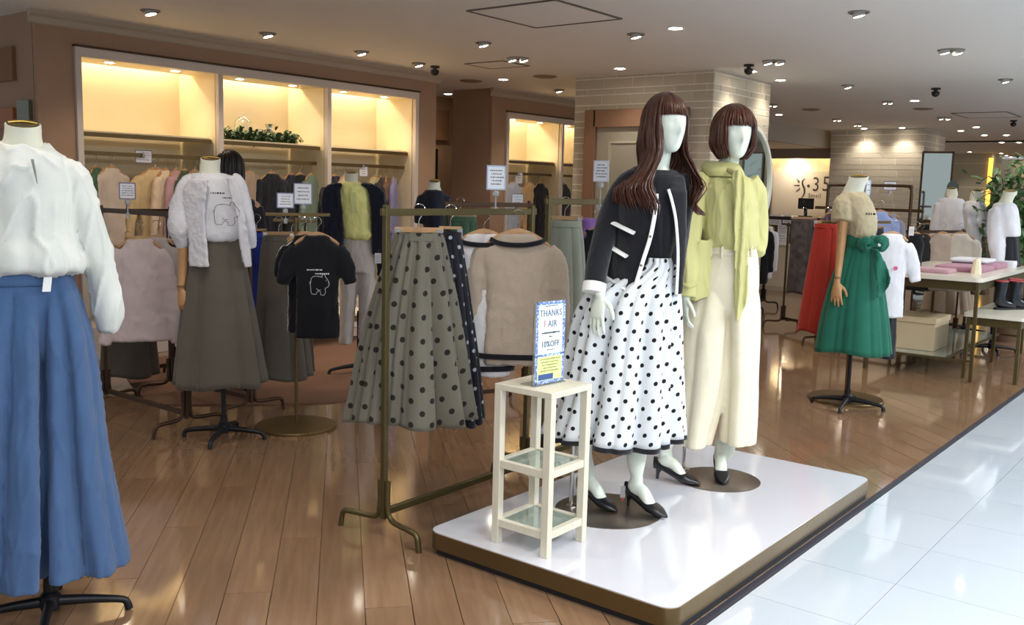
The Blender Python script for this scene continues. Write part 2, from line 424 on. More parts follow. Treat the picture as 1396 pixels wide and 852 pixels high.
W1 = alcove_wall('wall_left', Yw, 3.56, 8.02, XB, OT, True)
W2 = alcove_wall('wall_back', Yw2, 9.44, 13.0, [9.74, 10.96, 12.2], 2.41, dep=.62)
obj('trim_2', MB().prism([(0, 0), (-.05, 0), (-.045, -.03), (-.02, -.05), (-.012, -.09), (0, -.1)], 3.51, 8.07).box((0, 0, 0), (.0001, .0001, .0001)), M_MOULD, kind='structure', smooth=0).matrix_world = Matrix(((0, 0, 1, 0), (1, 0, 0, Yw), (0, 1, 0, ZC), (0, 0, 0, 1)))
obj('trim_3', MB().prism([(0, 0), (-.05, 0), (-.045, -.03), (-.02, -.05), (-.012, -.09), (0, -.1)], 9.39, 13.0), M_MOULD, kind='structure', smooth=0).matrix_world = Matrix(((0, 0, 1, 0), (1, 0, 0, Yw2), (0, 1, 0, ZC), (0, 0, 0, 1)))
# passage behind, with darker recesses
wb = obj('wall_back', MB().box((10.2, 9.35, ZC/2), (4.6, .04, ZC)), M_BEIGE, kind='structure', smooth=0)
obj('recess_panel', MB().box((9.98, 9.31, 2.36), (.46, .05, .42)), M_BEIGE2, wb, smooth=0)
obj('mirror_strip', MB().box((9.95, 9.31, 1.75), (.09, .03, .55)), mat('dark_mirror', '4a3a2c', .1, .6), wb, smooth=0)
wl = W1
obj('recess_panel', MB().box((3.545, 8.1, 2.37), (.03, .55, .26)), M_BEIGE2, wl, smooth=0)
obj('recess_panel', MB().box((3.545, 8.1, 1.95), (.03, .5, .16)), mat('amber_panel', 'a8683c', .6), wl, smooth=0)
obj('mirror_panel', MB().box((3.545, 7.68, 1.97), (.03, .2, .22)), mat('grey_mirror', '6a6a58', .2, .3), wl, smooth=0)

# ---- brick columns: every brick its own piece
def bricks(par, org, ux, W, H, rows, bw, th=.006, lim=None, seed=0):
    org = Vector(org); ux = Vector(ux); nrm = Vector((0, 0, 1)).cross(ux); cache = {}; z = 0; r = 0; cnt = 0
    while z < H-.02:
        h = rows[r % len(rows)]; h = min(h, H-z); x = 0 if r % 2 == 0 else -bw*.5
        x -= (r*7 % 3)*.02
        while x < W:
            a = max(x, 0)+.0045; b = min(x+bw, W)-.0045
            if b-a > .02:
                key = (round(b-a, 3), round(h, 3))
                if key not in cache:
                    me = MB().box((0, 0, 0), (b-a, th, h-.011)).mesh('brick'); recalc(me); me.materials.append(M_BRICK); cache[key] = me
                o = bpy.data.objects.new('brick', cache[key]); C.objects.link(o); o.parent = par
                o.location = org + ux*((a+b)/2) + Vector((0, 0, z+h/2)) - nrm*(th/2-.002+.001*((r*13+int(x*50)) % 3)/3); o.rotation_euler = (0, 0, math.atan2(ux.y, ux.x)); cnt += 1
            x += bw
        z += h; r += 1
    return cnt
col1 = obj('wall_column', MB().box((9.66, 5.41, ZC/2), (1.38, 1.70, ZC)), M_GROUT, kind='structure', smooth=0)
# left face looks toward -X, right face toward -Y
bricks(col1, (8.97, 6.26, 0), (0, -1, 0), 1.70, ZC, (.108, .066), .37)
bricks(col1, (8.97, 4.56, 0), (1, 0, 0), 1.38, ZC, (.108, .066), .37)
col2 = obj('wall_column', MB().box((18.6, 5.8, ZC/2), (1.3, 1.68, ZC)), M_GROUT, kind='structure', smooth=0)
bricks(col2, (17.95, 6.64, 0), (0, -1, 0), 1.68, ZC, (.125, .085), .62)
bricks(col2, (17.95, 4.96, 0), (1, 0, 0), 1.3, ZC, (.125, .085), .62)
def brickmat():
    m = mat('far_brick', 'b3ab97', .5); nt = m.node_tree; N = nt.nodes; K = nt.links
    tc = N.new('ShaderNodeTexCoord'); mp = N.new('ShaderNodeMapping'); mp.inputs['Rotation'].default_value = (PI/2, 0, PI/2); K.new(tc.outputs['Object'], mp.inputs[0])
    b = N.new('ShaderNodeTexBrick'); K.new(mp.outputs[0], b.inputs['Vector']); b.inputs['Color1'].default_value = lin('b3ab97'); b.inputs['Color2'].default_value = lin('a9a18d'); b.inputs['Mortar'].default_value = lin('dcd6c6')
    b.inputs['Scale'].default_value = 1; b.inputs['Brick Width'].default_value = .62; b.inputs['Row Height'].default_value = .11; b.inputs['Mortar Size'].default_value = .006
    K.new(b.outputs[0], N['Principled BSDF'].inputs['Base Color']); return m
M_FARBR = brickmat()
obj('wall_column', MB().box((28.3, 6.5, ZC/2), (1.2, 1.12, ZC)), M_FARBR, kind='structure', smooth=0)
obj('wall_far', MB().box((31.5, 0, ZC/2), (.1, 22, ZC)), mat('far_wall_paint', 'cdbfa6', .8), kind='structure', smooth=0)
obj('ceiling', MB().box((26, 2, ZC+.05), (8, 17.5, .1)), M_CEIL, kind='structure', smooth=0)
obj('floor', MB().box((26, 2, -.031), (11.0, 17.0, .05)), mat('far_floor', 'a58465', .2, var=.06), kind='structure', smooth=0)
fs = obj('far_cove_strip', MB().box((31.3, 4.2, 2.42), (.06, 3.6, .06)), mat('far_cove_glow', 'ffe6b0', .5, emit=4.), smooth=0); fs['kind'] = 'structure'; fs.name = 'trim_4'
# service corner: bulkhead, lowered ceiling, glowing sign wall
M_BULK = mat('bulkhead_paint', 'b4aba0', .8)
obj('wall_bulkhead', MB().box((16.6, 6.83, 2.6), (4.6, .1, .36)), M_BULK, kind='structure', smooth=0)
obj('ceiling', MB().box((17.2, 8.4, 2.44), (6.0, 3.2, .04)), M_CEIL, kind='structure', smooth=0)
obj('wall_bulkhead', MB().box((18.3, 8.0, 2.33), (.08, 2.7, .2)), mat('bulkhead_dark_paint', '8f8378', .8), kind='structure', smooth=0)
ws = obj('wall_service', MB().box((19.1, 8.2, 1.25), (.1, 3.4, 2.5)), mat('white_stone_wall', 'd8cdbb', .6, var=.1, vscale=8, bump=(12, .3)), kind='structure', smooth=0)
obj('cove_strip', MB().box((18.9, 7.7, 2.30), (.04, 2.2, .03)), mat('cove_glow', 'ffe0a0', .5, emit=10.), ws, smooth=0)
area('cove_lamp', (18.85, 7.7, 2.28), 2.2, .05, 40, (1., .85, .6), (0, math.radians(15), 0), ws)
obj('wall_left', MB().box((16, 9.9, ZC/2), (7, .1, ZC)), M_BEIGE, kind='structure', smooth=0)

# door in a copper frame on the column
dz = obj('door_1', MB().box((8.945, 5.375, 1.10), (.03, 1.1, 2.19)), mat('door_grey', '9a9484', .5), kind='structure', smooth=0, bevel=.004)
fr_ = MB(); M_COPPER = mat('copper_frame', '8a6a55', .42, .2)
for c, d in (((8.925, 6.00, 1.19), (.07, .14, 2.38)), ((8.925, 4.86, 1.19), (.07, .10, 2.38)), ((8.925, 5.43, 2.285), (.07, 1.05, .19))): fr_.box(c, d)
obj('door_frame', fr_, M_COPPER, dz, smooth=0, bevel=.004)
pn = MB()
for y0, y1, z0, z1 in ((5.0, 5.75, 1.2, 2.03), (5.0, 5.75, .2, 1.05)):
    for c, d in (((8.926, (y0+y1)/2, z1), (.016, y1-y0, .025)), ((8.926, (y0+y1)/2, z0), (.016, y1-y0, .025)), ((8.926, y0, (z0+z1)/2), (.016, .025, z1-z0)), ((8.926, y1, (z0+z1)/2), (.016, .025, z1-z0))): pn.box(c, d)
obj('panel_moulding', pn, mat('door_moulding', 'aea896', .5), dz, smooth=0)
# ceiling hatches
M_HF = mat('hatch_frame', '6c665c', .5, .4)
def hatch(x0, x1, y0, y1, label, w=.022):
    t = thing('ceiling_hatch', label, 'hatch', ((x0+x1)/2, (y0+y1)/2, ZC)); a, b = (x1-x0)/2, (y1-y0)/2; f = MB()
    for c, d in (((0, -b, -.003), (2*a, w, .01)), ((0, b, -.003), (2*a, w, .01)), ((-a, 0, -.003), (w, 2*b, .01)), ((a, 0, -.003), (w, 2*b, .01))): f.box(c, d)
    obj('frame', f, M_HF, t, smooth=0)
    obj('hatch_panel', MB().box((0, 0, -.002), (2*a-w*1.6, 2*b-w*1.6, .006)), M_CEIL, t, smooth=0)
hatch(5.27, 6.08, 3.86, 4.64, 'large square ceiling access hatch above the polka dot skirts')
hatch(7.47, 7.9, 6.1, 6.6, 'small square ceiling hatch near the beige passage corner', .014)
hatch(14.95, 15.9, 3.07, 3.8, 'flat ceiling hatch with thin frame near the far brick column', .02)

# ================================================================== ceiling fittings
def lamp_light(par, z, w, col, ang=115, tilt=(0, 0, 0)):
    l = bpy.data.lights.new('lamp', 'SPOT'); l.energy = w; l.color = col; l.spot_size = math.radians(ang); l.spot_blend = .7; l.shadow_soft_size = .05
    o = bpy.data.objects.new('lamp', l); C.objects.link(o); o.parent = par; o.location = (0, 0, z); o.rotation_euler = tilt
LIT = {}
def shared(key, f):
    if key not in LIT: LIT[key] = f()
    return LIT[key]
def keep(name, me, m, par, loc=(0, 0, 0), rot=(0, 0, 0)):
    if not me.materials: me.materials.append(m)
    o = bpy.data.objects.new(name, me); C.objects.link(o); o.parent = par; o.location = loc; o.rotation_euler = rot; return o
def smoothme(mb):
    me = mb.mesh(); recalc(me); me.polygons.foreach_set('use_smooth', [True]*len(me.polygons)); me.set_sharp_from_angle(angle=math.radians(35)); return me
def flush(px, py, label, r=.062, w=1., zc=None, cat='light', group=None, col=LIGHT_NEUT, pos=None):
    p = pos or onz(px, py, zc or ZC); z = zc or ZC
    t = thing('downlight', label, 'downlight', (p.x, p.y, z), 0, group)
    keep('trim_ring', shared('ring%g' % r, lambda: smoothme(MB().lathe([(r*.86, 0), (r*.86, -.006), (r*1.12, -.008), (r*1.14, 0)], n=28, caps=(False, False)))), M_WHITE, t)
    keep('lens', shared('lens%g' % r, lambda: smoothme(MB().lathe([(r*.86, -.002), (r*.5, -.009), (.001, -.011)], n=28))), M_LAMP, t)
    if w: lamp_light(t, -.03, SPOT_W*w, col)
    return t
def gimbal(px, py, label, n=1, r=.045, w=1., group=None, tilt=.25, az=4.0, col=LIGHT_NEUT):
    """round recess with one or two turned spot heads that hang slightly below it"""
    p = onz(px, py, ZC); t = thing('spotlight', label, 'spotlight', (p.x, p.y, ZC), 0, group)
    R = r*(1.6 if n == 1 else 2.4)
    keep('trim_ring', shared('gring%g' % R, lambda: smoothme(MB().lathe([(R*.8, -.001), (R*.8, -.008), (R*.98, -.01), (R, 0)], n=28, caps=(True, False)))), mat('fitting_grey', '8d8880', .5), t)
    for k in range(n):
        a = 0 if n == 1 else (k-.5)*2*r*1.25
        hx = a*RR.x; hy = a*RR.y
        h = keep('spot_head', shared('ghead%g' % r, lambda: smoothme(MB().lathe([(.001, .04), (r*.7, .035), (r*.95, 0), (r*.95, -.012), (r*.85, -.012)], n=20, caps=(True, False)))), mat('head_white', 'c9c6c0', .4), t, (hx, hy, -.02), (math.sin(az)*tilt, math.cos(az)*tilt, 0))
        keep('lens', shared('glens%g' % r, lambda: smoothme(MB().lathe([(r*.86, -.011), (r*.4, -.016), (.001, -.017)], n=20))), M_LAMP, h)
    if w: lamp_light(t, -.09, SPOT_W*w, col)
    return t
def dark_fit(px, py, label, kind='sensor'):
    p = onz(px, py, ZC); cat = 'camera' if kind == 'camera' else ('vent' if kind == 'vent' else 'speaker')
    if kind == 'vent':
        t = thing('ceiling_vent', label, 'vent', (p.x, p.y, ZC)); m = mat('vent_brown', '8f7c68', .6)
        keep('disc', shared('vd', lambda: smoothme(MB().lathe([(.11, 0), (.11, -.012), (.1, -.016), (.001, -.016)], n=28))), m, t)
        keep('rim', shared('vr', lambda: smoothme(MB().lathe([(.115, 0), (.115, -.008), (.135, -.006), (.135, 0)], n=28, caps=(False, False)))), m, t)
    else:
        t = thing('ceiling_camera', label, cat, (p.x, p.y, ZC)); m = mat('camera_black', '2c2a2c', .3, .3)
        keep('mount', shared('cm', lambda: smoothme(MB().lathe([(.05, 0), (.05, -.02), (.02, -.025), (.02, -.04)], n=20, caps=(False, True)))), m, t)
        keep('dome', shared('cd', lambda: smoothme(MB().lathe([(.04, -.04), (.045, -.06), (.035, -.085), (.015, -.097), (.001, -.1)], n=20))), m, t)
    return t

# ================================================================== hangers, garments on hangers
def hanger_mesh(kind):
    if kind == 'top':
        a = MB(); b = MB()
        pts = [(-.19, 0, -.075), (-.15, 0, -.048), (-.08, 0, -.018), (0, 0, 0), (.08, 0, -.018), (.15, 0, -.048), (.19, 0, -.075)]
        a.tube(pts, [(.010, .008), (.013, .010), (.016, .010), (.018, .010), (.016, .010), (.013, .010), (.010, .008)], n=8, smooth=17, up=(0, 0, 1))
        hk = [(0, 0, 0), (0, 0, .035), (.012, 0, .052), (.026, 0, .068), (.020, 0, .092), (0, 0, .101), (-.02, 0, .092), (-.022, 0, .08)]
        b.tube(hk, .0022, n=6, smooth=22)
    else:
        a = MB().box((0, 0, -.02), (.30, .012, .026)); b = MB()
        hk = [(0, 0, -.01), (0, 0, .025), (.012, 0, .045), (.026, 0, .062), (.020, 0, .085), (0, 0, .094), (-.02, 0, .085), (-.022, 0, .075)]
        b.tube(hk, .0022, n=6, smooth=22)
    return a, b
def hanger(loc, rz, label, kind='top', wood=None, group=None, wd=None):
    t = thing('hanger', label, 'hanger', loc, rz, group)
    m = wood or M_WOODH
    A = shared('hgA'+kind, lambda: smoothme(hanger_mesh(kind)[0])); B = shared('hgB'+kind, lambda: smoothme(hanger_mesh(kind)[1]))
    a = keep('hanger_bar', A.copy() if m is not M_WOODH else A, m, t); keep('hook', B, M_CHROME, t)
    if wd: a.scale = (wd, 1, min(1, wd+.15))
    if kind == 'clip':
        for s in (-1, 1): keep('clip', shared('hgC', lambda: smoothme(MB().box((0, 0, -.035), (.024, .022, .045)))), M_CHROME, t, (s*.125*(wd or 1), 0, 0))
    return t
def top_mb(w=.42, L=.6, th=.10, sl=.5, flare=1.0, slr=.055, slspread=.10, neck=.09, vneck=0., hem=.0, seed=0, cuff=.8):
    """front of a top hung on a hanger; z=0 at the neck point, shoulders slope down"""
    g = random.Random(seed); s = w/2
    rows = [(-.004, -neck*.85, neck*.85, .03, 0), (-.038, -s*.60, s*.60, .036, 0), (-.080, -s*.91, s*.91, .042, 0), (-.125, -s*.93, s*.93, th*.45, 0), (-.2, -s*.82, s*.82, th*.5, 0),
            (-L*.6, -s*.80*(1+flare)/2, s*.80*(1+flare)/2, th*.55, 0), (-L*.97, -s*.84*flare, s*.84*flare, th*.52, 0), (-L, -s*.83*flare, s*.83*flare, th*.46, 0)]
    mb = MB().drape(rows, 48, 22, [(5, .01, .04, g.uniform(0, 6)), (9, .0, .02, g.uniform(0, 6))], top=True, bot=True, pw=2.4)
    if sl:
        for q in (-1, 1):
            P = [(q*s*.74, 0, -.088), (q*(s-.005), 0, -.14), (q*(s+slspread*.45), .0, -.12-sl*.45), (q*(s+slspread*.8), g.uniform(-.01, .01), -.1-sl*.8), (q*(s+slspread), g.uniform(-.01, .02), -.1-sl)]
            mb.tube(P, [(slr*.9, slr*.55), (slr*1.0, slr*.6), (slr*.95, slr*.55), (slr*.9*cuff, slr*.5), (slr*.85*cuff, slr*.45)], n=14, smooth=14, up=(1, 0, 0))
    return mb
def hang_top(x, y, z, rz, m, label, name='blouse', cat='blouse', group=None, wood=None, rail=None, vox=.012, wr=(.006, (9, 9, 4)), seed=1, hl=None, **k):
    """z = height of the neck point; hanger sits in the shoulders"""
    me = fuse(top_mb(seed=seed, **k), vox, 3, wr, seed)
    t = thing(name, label, cat, (x, y, z-.0), rz, group)
    o = obj('body', me, m, t, smooth=180)
    hanger((x, y, z+.004), rz, hl or ('hanger of the '+label), 'top', wood, wd=min(1, k.get('w', .42)/.46))
    return t
def hang_skirt(fr_or, x, y, z, rz, m, label, w=.36, L=.75, flare=1.6, th=.10, folds=((9, .03, .10, 1),), name='skirt', cat='skirt', pleat=0, hemw=.0, uvmat=True, group=None, wood=None, wband=None, seed=0, hl=None, th2=None):
    t = thing(name, label, cat, (x, y, z), rz, group); s = w/2; th2 = th2 or th*1.5
    mb = MB().drape([(0, -s, s, th*.45, 0), (-.035, -s, s, th*.5, 0), (-.10, -s*1.08, s*1.08, th*.6, 0), (-L*.45, -s*(1+flare)/2*1.03, s*(1+flare)/2*1.03, th*.85, 0), (-L, -s*flare, s*flare, th2, 0)],
                    110, 30, folds, warp=.7, hem=((3, .012, seed),))
    obj('skirt_cloth', mb, m, t, smooth=180, solid=.003)
    obj('waistband', MB().drape([(.004, -s-.003, s+.003, th*.45+.004, 0), (-.02, -s-.003, s+.003, th*.48+.004, 0), (-.035, -s-.003, s+.003, th*.5+.004, 0)], 48, 6), wband or m, t, smooth=180, solid=.003)
    hanger((x, y, z+.03), rz, hl or ('clip hanger of the '+label), 'clip', wood)
    return t
def hang_pants(x, y, z, rz, m, label, w=.34, L=.9, th=.09, legw=.2, name='trousers', cat='trousers', seed=0, wood=None, hl=None):
    t = thing(name, label, cat, (x, y, z), rz); s = w/2; mb = MB()
    mb.drape([(0, -s, s, th*.45, 0), (-.12, -s*1.1, s*1.1, th*.6, 0), (-.28, -s*1.12, s*1.12, th*.6, 0)], 40, 10, top=True, bot=True)
    for q in (-1, 1):
        mb.drape([(-.2, q*s*.55-s*.5, q*s*.55+s*.5, th*.55, 0), (-.5, q*s*.62-legw*.45, q*s*.62+legw*.45, th*.55, 0), (-L, q*s*.7-legw/2, q*s*.7+legw/2, th*.55, 0)], 36, 16, [(4, .02, .06, seed+q)], top=True, bot=True)
    obj('trouser_cloth', fuse(mb, .012, 2, (.005, (12, 12, 3)), seed+3), m, t, smooth=180)
    hanger((x, y, z+.03), rz, hl or ('clip hanger of the '+label), 'clip', wood); return t
def toward(x, y, extra=0.): return math.atan2(y, x)-PI/2+extra     # heading whose front looks at the entrance

# ================================================================== racks
def foot(a, b, up, r=.013):
    """bent tube foot: runs out from the post and drops to the floor"""
    a = Vector(a); b = Vector(b); d = (b-a).normalized()
    return MB().tube([a+Vector((0, 0, up)), a+Vector((0, 0, .035)), a+Vector((0, 0, .0))+d*.035, b-d*.05+Vector((0, 0, 0)), b-d*.012+Vector((0, 0, -.02)), Vector((b.x, b.y, .0))+Vector((0, 0, .0))], r, n=10, smooth=30)
def rack(name, label, A, B, top, m, fl=.24, zb=.11, sq=.024, low=True, group=None, over=0., round_=False, upper=None):
    A = Vector((A[0], A[1], 0)); B = Vector((B[0], B[1], 0)); Mid = (A+B)/2; t = thing(name, label, 'clothes rack', Mid, 0, group)
    A -= Mid; B -= Mid; d = (B-A).normalized(); n = Vector((-d.y, d.x, 0)); Z = Vector((0, 0, 1)); rz = math.atan2(d.y, d.x)
    for P in (A, B):
        pb = MB()
        if round_: pb.tube([P+Z*zb, P+Z*(top if not upper else upper-.06)], sq*.5, n=12)
        else: pb.bar(P+Z*(zb-.03), P+Z*top, sq, sq)
        obj('post', pb, m, t, bevel=0 if round_ else .002)
        for q in (-1, 1):
            s0 = P+n*q*(sq*.5+.012)+Z*zb; e = P+n*q*fl+d*(.03 if (P-B).length < .01 else -.03)+Z*zb
            mb = MB().tube([s0+Z*.14, s0+Z*.02, s0+n*q*.03-Z*.03, e-n*q*.06-Z*.03, e-n*q*.015-Z*.045, Vector((e.x, e.y, .0))], .012, n=10, smooth=26)
            obj('foot', mb, m, t, smooth=60)
    if low: obj('lower_bar', MB().bar(A+Z*zb, B+Z*zb, .02, .03), m, t, bevel=.002)
    if round_ and upper:
        mb = MB().tube([A+Z*(top-.3), A+Z*(upper-.06), A+d*.018+Z*(upper-.018), A+d*.06+Z*upper, B-d*.06+Z*upper, B-d*.018+Z*(upper-.018), B+Z*(upper-.06), B+Z*(top-.3)], sq*.5, n=10, smooth=40)
        obj('arch', mb, m, t, smooth=60)
    obj('hanging_bar', MB().bar(A-d*(.03+over)+Z*(top-.03), B+d*(.03+over)+Z*(top-.03), .016, .03), m, t, bevel=.002)
    return t
def disc_base(fr, r, m, par, h=.018):
    obj('base_disc', MB().lathe([(r, 0), (r, h*.7), (r*.985, h), (r*.6, h+.002), (.02, h+.004), (.001, h+.004)], n=56), m, par, smooth=30)
def star_base(m, par, R=.24, hub=.10, pole=.6, n=4, a0=.4, r=.014):
    obj('pole', MB().tube([(0, 0, .05), (0, 0, pole)], r, n=14), m, par)
    obj('hub', MB().lathe([(.03, .035), (.034, .05), (.034, .085), (.02, .10), (.02, hub+.03)], n=20), m, par)
    for k in range(n):
        a = a0+k*2*PI/n; c, s = math.cos(a), math.sin(a)
        mb = MB().tube([(c*.015, s*.015, .062), (c*R*.5, s*R*.5, .055), (c*R*.88, s*R*.88, .042), (c*R*.97, s*R*.97, .03), (c*R, s*R, .004)], [(.02, .017), (.016, .015), (.013, .013), (.013, .013), (.014, .014)], n=10, smooth=16)
        obj('leg', mb, m, par, smooth=60)
def print_lines(par, x0, x1, z0, z1, n, y, m, rot=(PI/2, 0, 0), h=.006, seed=0):
    """rows of tiny dashes: small print that cannot be read"""
    g = random.Random(seed); mb = MB()
    for i in range(n):
        z = z1+(z0-z1)*(i+.5)/n; ww = (x1-x0)*g.uniform(.6, 1.); x = (x0+x1)/2-ww/2; e = x+ww
        while x < e:
            w = g.uniform(.3, 1.3)*h; mb.box((x+w/2, y, z), (w, .0008, h*g.uniform(.5, .9))); x += w+h*.35
    return obj('small_print', mb, m, par, smooth=0, kind='stuff')
def card_sign(p, rz, w, h, label, border='8f93b5', stem=True, z=0., lines=4, seed=0, stemh=.09, big=None):
    """paper in a frame on a clip stem; p is its bottom centre"""
    t = thing('price_sign', label, 'sign', p, rz)
    c = obj('card', MB().box((0, 0, h/2), (w, .003, h)), M_PAPER, t, smooth=0)
    f = MB(); bw = .006
    for cc, d in (((0, -.0005, h), (w+bw, .006, bw)), ((0, -.0005, 0), (w+bw, .006, bw)), ((-w/2, -.0005, h/2), (bw, .006, h)), ((w/2, -.0005, h/2), (bw, .006, h))): f.box(cc, d)
    obj('frame', f, mat('sign_border_'+border, border, .5), t, smooth=0)
    print_lines(t, -w*.38, w*.38, h*.15, h*.88, lines, -.0022, M_INK, h=min(h*.07, .012), seed=seed)
    if stem:
        obj('clip', MB().tube([(0, 0, -stemh), (0, 0, 0)], .004, n=8).lathe([(.014, -.012), (.017, 0), (.014, .012)], (0, 0, -.02), n=12).box((0, 0, -stemh), (.02, .022, .03)), M_CLIP, t)
    return t

# ================================================================== bodies
def arm(mb, pts, rad, n=16, smooth=18): mb.tube(pts, rad, n=n, smooth=smooth, round_=True)
def hand(mb, w, d, side, curl=.35, L=.175, nrm=None, spread=1.):
    """w wrist, d direction of the fingers, side = direction of the thumb side, nrm = palm normal (curl towards it)"""
    w = Vector(w); d = Vector(d).normalized(); side = Vector(side); side = (side-d*side.dot(d)).normalized(); pn = Vector(nrm) if nrm else d.cross(side); pn = (pn-d*pn.dot(d)-side*pn.dot(side)).normalized()
    k = L/.175
    mb.tube([w-d*.03, w, w+d*.03*k, w+d*.06*k, w+d*.086*k, w+d*.094*k], [(.022*k, .017*k), (.023*k, .016*k), (.031*k, .0145*k), (.037*k, .0135*k), (.037*k, .011*k), (.033*k, .007*k)], n=16, smooth=14, up=side)
    for i, (off, ln, r) in enumerate(((.028, .071, .0078), (.0095, .080, .0082), (-.0095, .075, .0078), (-.027, .058, .007))):
        b = w+d*(.082-abs(off-.005)*.25)*k+side*off*k
        a = off*5.5*spread; f = (d*math.cos(a)+side*math.sin(a)).normalized(); p = b; P = [b-f*.012, b]; c = curl*(.6+.12*i)
        for j, fr in enumerate((.45, .31, .24)):
            c2 = c*(j+.5)*.8; q = f*math.cos(c2)+pn*math.sin(c2); p = p+q*ln*fr*k; P.append(p.copy())
        mb.tube(P, [r*k, r*k*1.03, r*k, r*k*.93, r*k*.78], n=10, smooth=14, round_=True)
    b = w+d*.018*k+side*.022*k+pn*.006*k
    mb.tube([b-side*.012*k, b, b+(side*.72+d*.62+pn*.2).normalized()*.034*k, b+(side*.72+d*.62+pn*.2).normalized()*.034*k+(side*.35+d*.9+pn*.3).normalized()*.028*k, b+(side*.72+d*.62+pn*.2).normalized()*.034*k+(side*.35+d*.9+pn*.3).normalized()*.028*k+(side*.15+d*.95+pn*.25).normalized()*.022*k], [.013*k, .0125*k, .0105*k, .0095*k, .0075*k], n=10, smooth=14, round_=True)
def head(mb, c, f, tilt=0., k=1.):
    """egg-shaped display head: brow, nose ridge, chin; f = facing in plan"""
    c = Vector(c); f = Vector((f[0], f[1], 0)).normalized(); s = Vector((-f.y, f.x, 0)); Z = Vector((0, 0, 1))
    prof = [(.118, .02, .02, 0), (.110, .045, .05, -.005), (.085, .066, .082, -.008), (.05, .075, .094, -.006), (.01, .074, .094, 0), (-.025, .068, .088, .004), (-.055, .058, .075, .012), (-.085, .043, .055, .026), (-.103, .028, .036, .036), (-.112, .012, .018, .042)]
    Q = catmull([(a, b, d, e, 0) for a, b, d, e in prof], 26); G = []
    for z, rx, ry, off, _ in Q:
        ring = []
        for j in range(32):
            a = 2*PI*j/32; x = max(rx, .004)*math.cos(a); y = max(ry, .004)*math.sin(a)+off
            fr = max(0, math.sin(a))**8*math.exp(-(math.cos(a)*6)**2)
            nose = .020*fr*math.exp(-((z+.028)/.022)**2)+.006*fr*math.exp(-((z-.01)/.03)**2)
            mouth = .006*fr*math.exp(-((z+.066)/.010)**2)
            eye = -.006*math.exp(-((z-.008)/.016)**2)*(math.exp(-((a-PI/2-.42)/.2)**2)+math.exp(-((a-PI/2+.42)/.2)**2))
            y += nose+mouth+eye
            ring.append(c+s*x*k+f*y*k+Z*z*k)
        G.append(ring)
    mb.grid(G, True, caps=(True, True))
def hair(c, f, rad, n, fall, fringe, seed=1, wav=0., curl=0., out=0., fa=.9, layers=3, shoulder=None):
    """wig of ribbon locks combed from the crown: fringe over the brow, long locks elsewhere"""
    g = random.Random(seed); c = Vector(c); f = Vector((f[0], f[1], 0)).normalized(); s = Vector((-f.y, f.x, 0)); Z = Vector((0, 0, 1)); mb = MB(); rx, ry, rz = rad
    V = MB().lathe([(rx*math.sin(t)*.97, rz*math.cos(t)*.97) for t in np.linspace(.02, 1.35, 10)], n=28, caps=(True, False))
    o = len(mb.V); mb.add([c+s*v[0]+f*(v[1]*ry/rx)+Z*v[2] for v in V.V], V.Fa)
    for i in range(n):
        lay = 1-.05*(i % layers)+g.uniform(-.008, .012); a = -PI+2*PI*(i*.618034 % 1)
        front = abs(a) < fa; part = g.uniform(-.1, .1)
        P = []; tend = (fringe+g.uniform(-.05, .05)) if front else 1.62
        for t in np.linspace(.05, tend, 9):
            ex = 1.0
            P.append(c+s*rx*lay*math.sin(t)*math.sin(a+part*t)+f*ry*lay*math.sin(t)*math.cos(a+part*t)+Z*rz*lay*math.cos(t))
        if not front:
            Lf = fall*(1+g.uniform(-.10, .06)); d = (s*math.sin(a)*rx+f*math.cos(a)*ry).normalized(); ph = a*2.+g.uniform(-.25, .25); base = P[-1].copy()
            for t in np.linspace(.12, 1, 11):
                q = base-Z*Lf*t+d*(out*t*.6+wav*.35*t*math.sin(Lf*t*26+ph))-d*curl*max(0, t-.45)**1.6*2.2+s*wav*t*math.cos(Lf*t*23+ph)*.9
                if shoulder and q.z < shoulder[0]:   # lie on the shoulders and chest
                    u_ = min(1, (shoulder[0]-q.z)/.09); q += d*shoulder[1]*u_*u_*(3-2*u_)
                P.append(q)
        w = g.uniform(.0035, .0075); th = g.uniform(.0015, .003); k = len(P)
        mb.tube(P, [(th, w*(.35+.65*min(1, j/3))*(1 if j < k-3 else (k-j)/3.5)) for j in range(k)], n=5, up=tuple((s*math.sin(a)+f*math.cos(a)+Z*.6).normalized()))
    return mb
def pump(mb, mh, heel, toe, h=.05, k=1., mi=0):
    """court shoe: pointed toe, low open vamp, tapered heel. heel / toe are floor points"""
    heel = Vector(heel); toe = Vector(toe); d = toe-heel; L = d.length; d.normalize(); s = Vector((-d.y, d.x, 0)); Z = Vector((0, 0, 1)); G = []
    for t in np.linspace(0, 1, 24):
        w = np.interp(t, [0, .08, .25, .45, .68, .82, .93, 1], [.012, .026, .030, .031, .040, .034, .019, .006])
        b = np.interp(t, [0, .2, .45, .62, .8, 1], [h*1.02, h*.98, h*.48, .010, .003, .004])
        tp = np.interp(t, [0, .05, .2, .45, .6, .7, .85, 1], [h+.062, h+.060, h+.036, h*.5+.042, .052, .050, .034, .014])
        c = heel+d*L*t; ring = []
        for a in np.arange(20)*2*PI/20:
            x = math.copysign(abs(math.cos(a))**.7, math.cos(a))*w; z = (tp+b)/2+math.copysign(abs(math.sin(a))**.7, math.sin(a))*(tp-b)/2
            ring.append(c+s*x+Z*z)
        G.append(ring)
    mb.grid(G, True, caps=(True, True))
    mh.tube([heel+d*.028+Z*(h*1.15), heel+d*.022+Z*h*.6, heel+d*.02+Z*.002], [(.020, .018), (.010, .009), (.007, .007)], n=12, smooth=8)
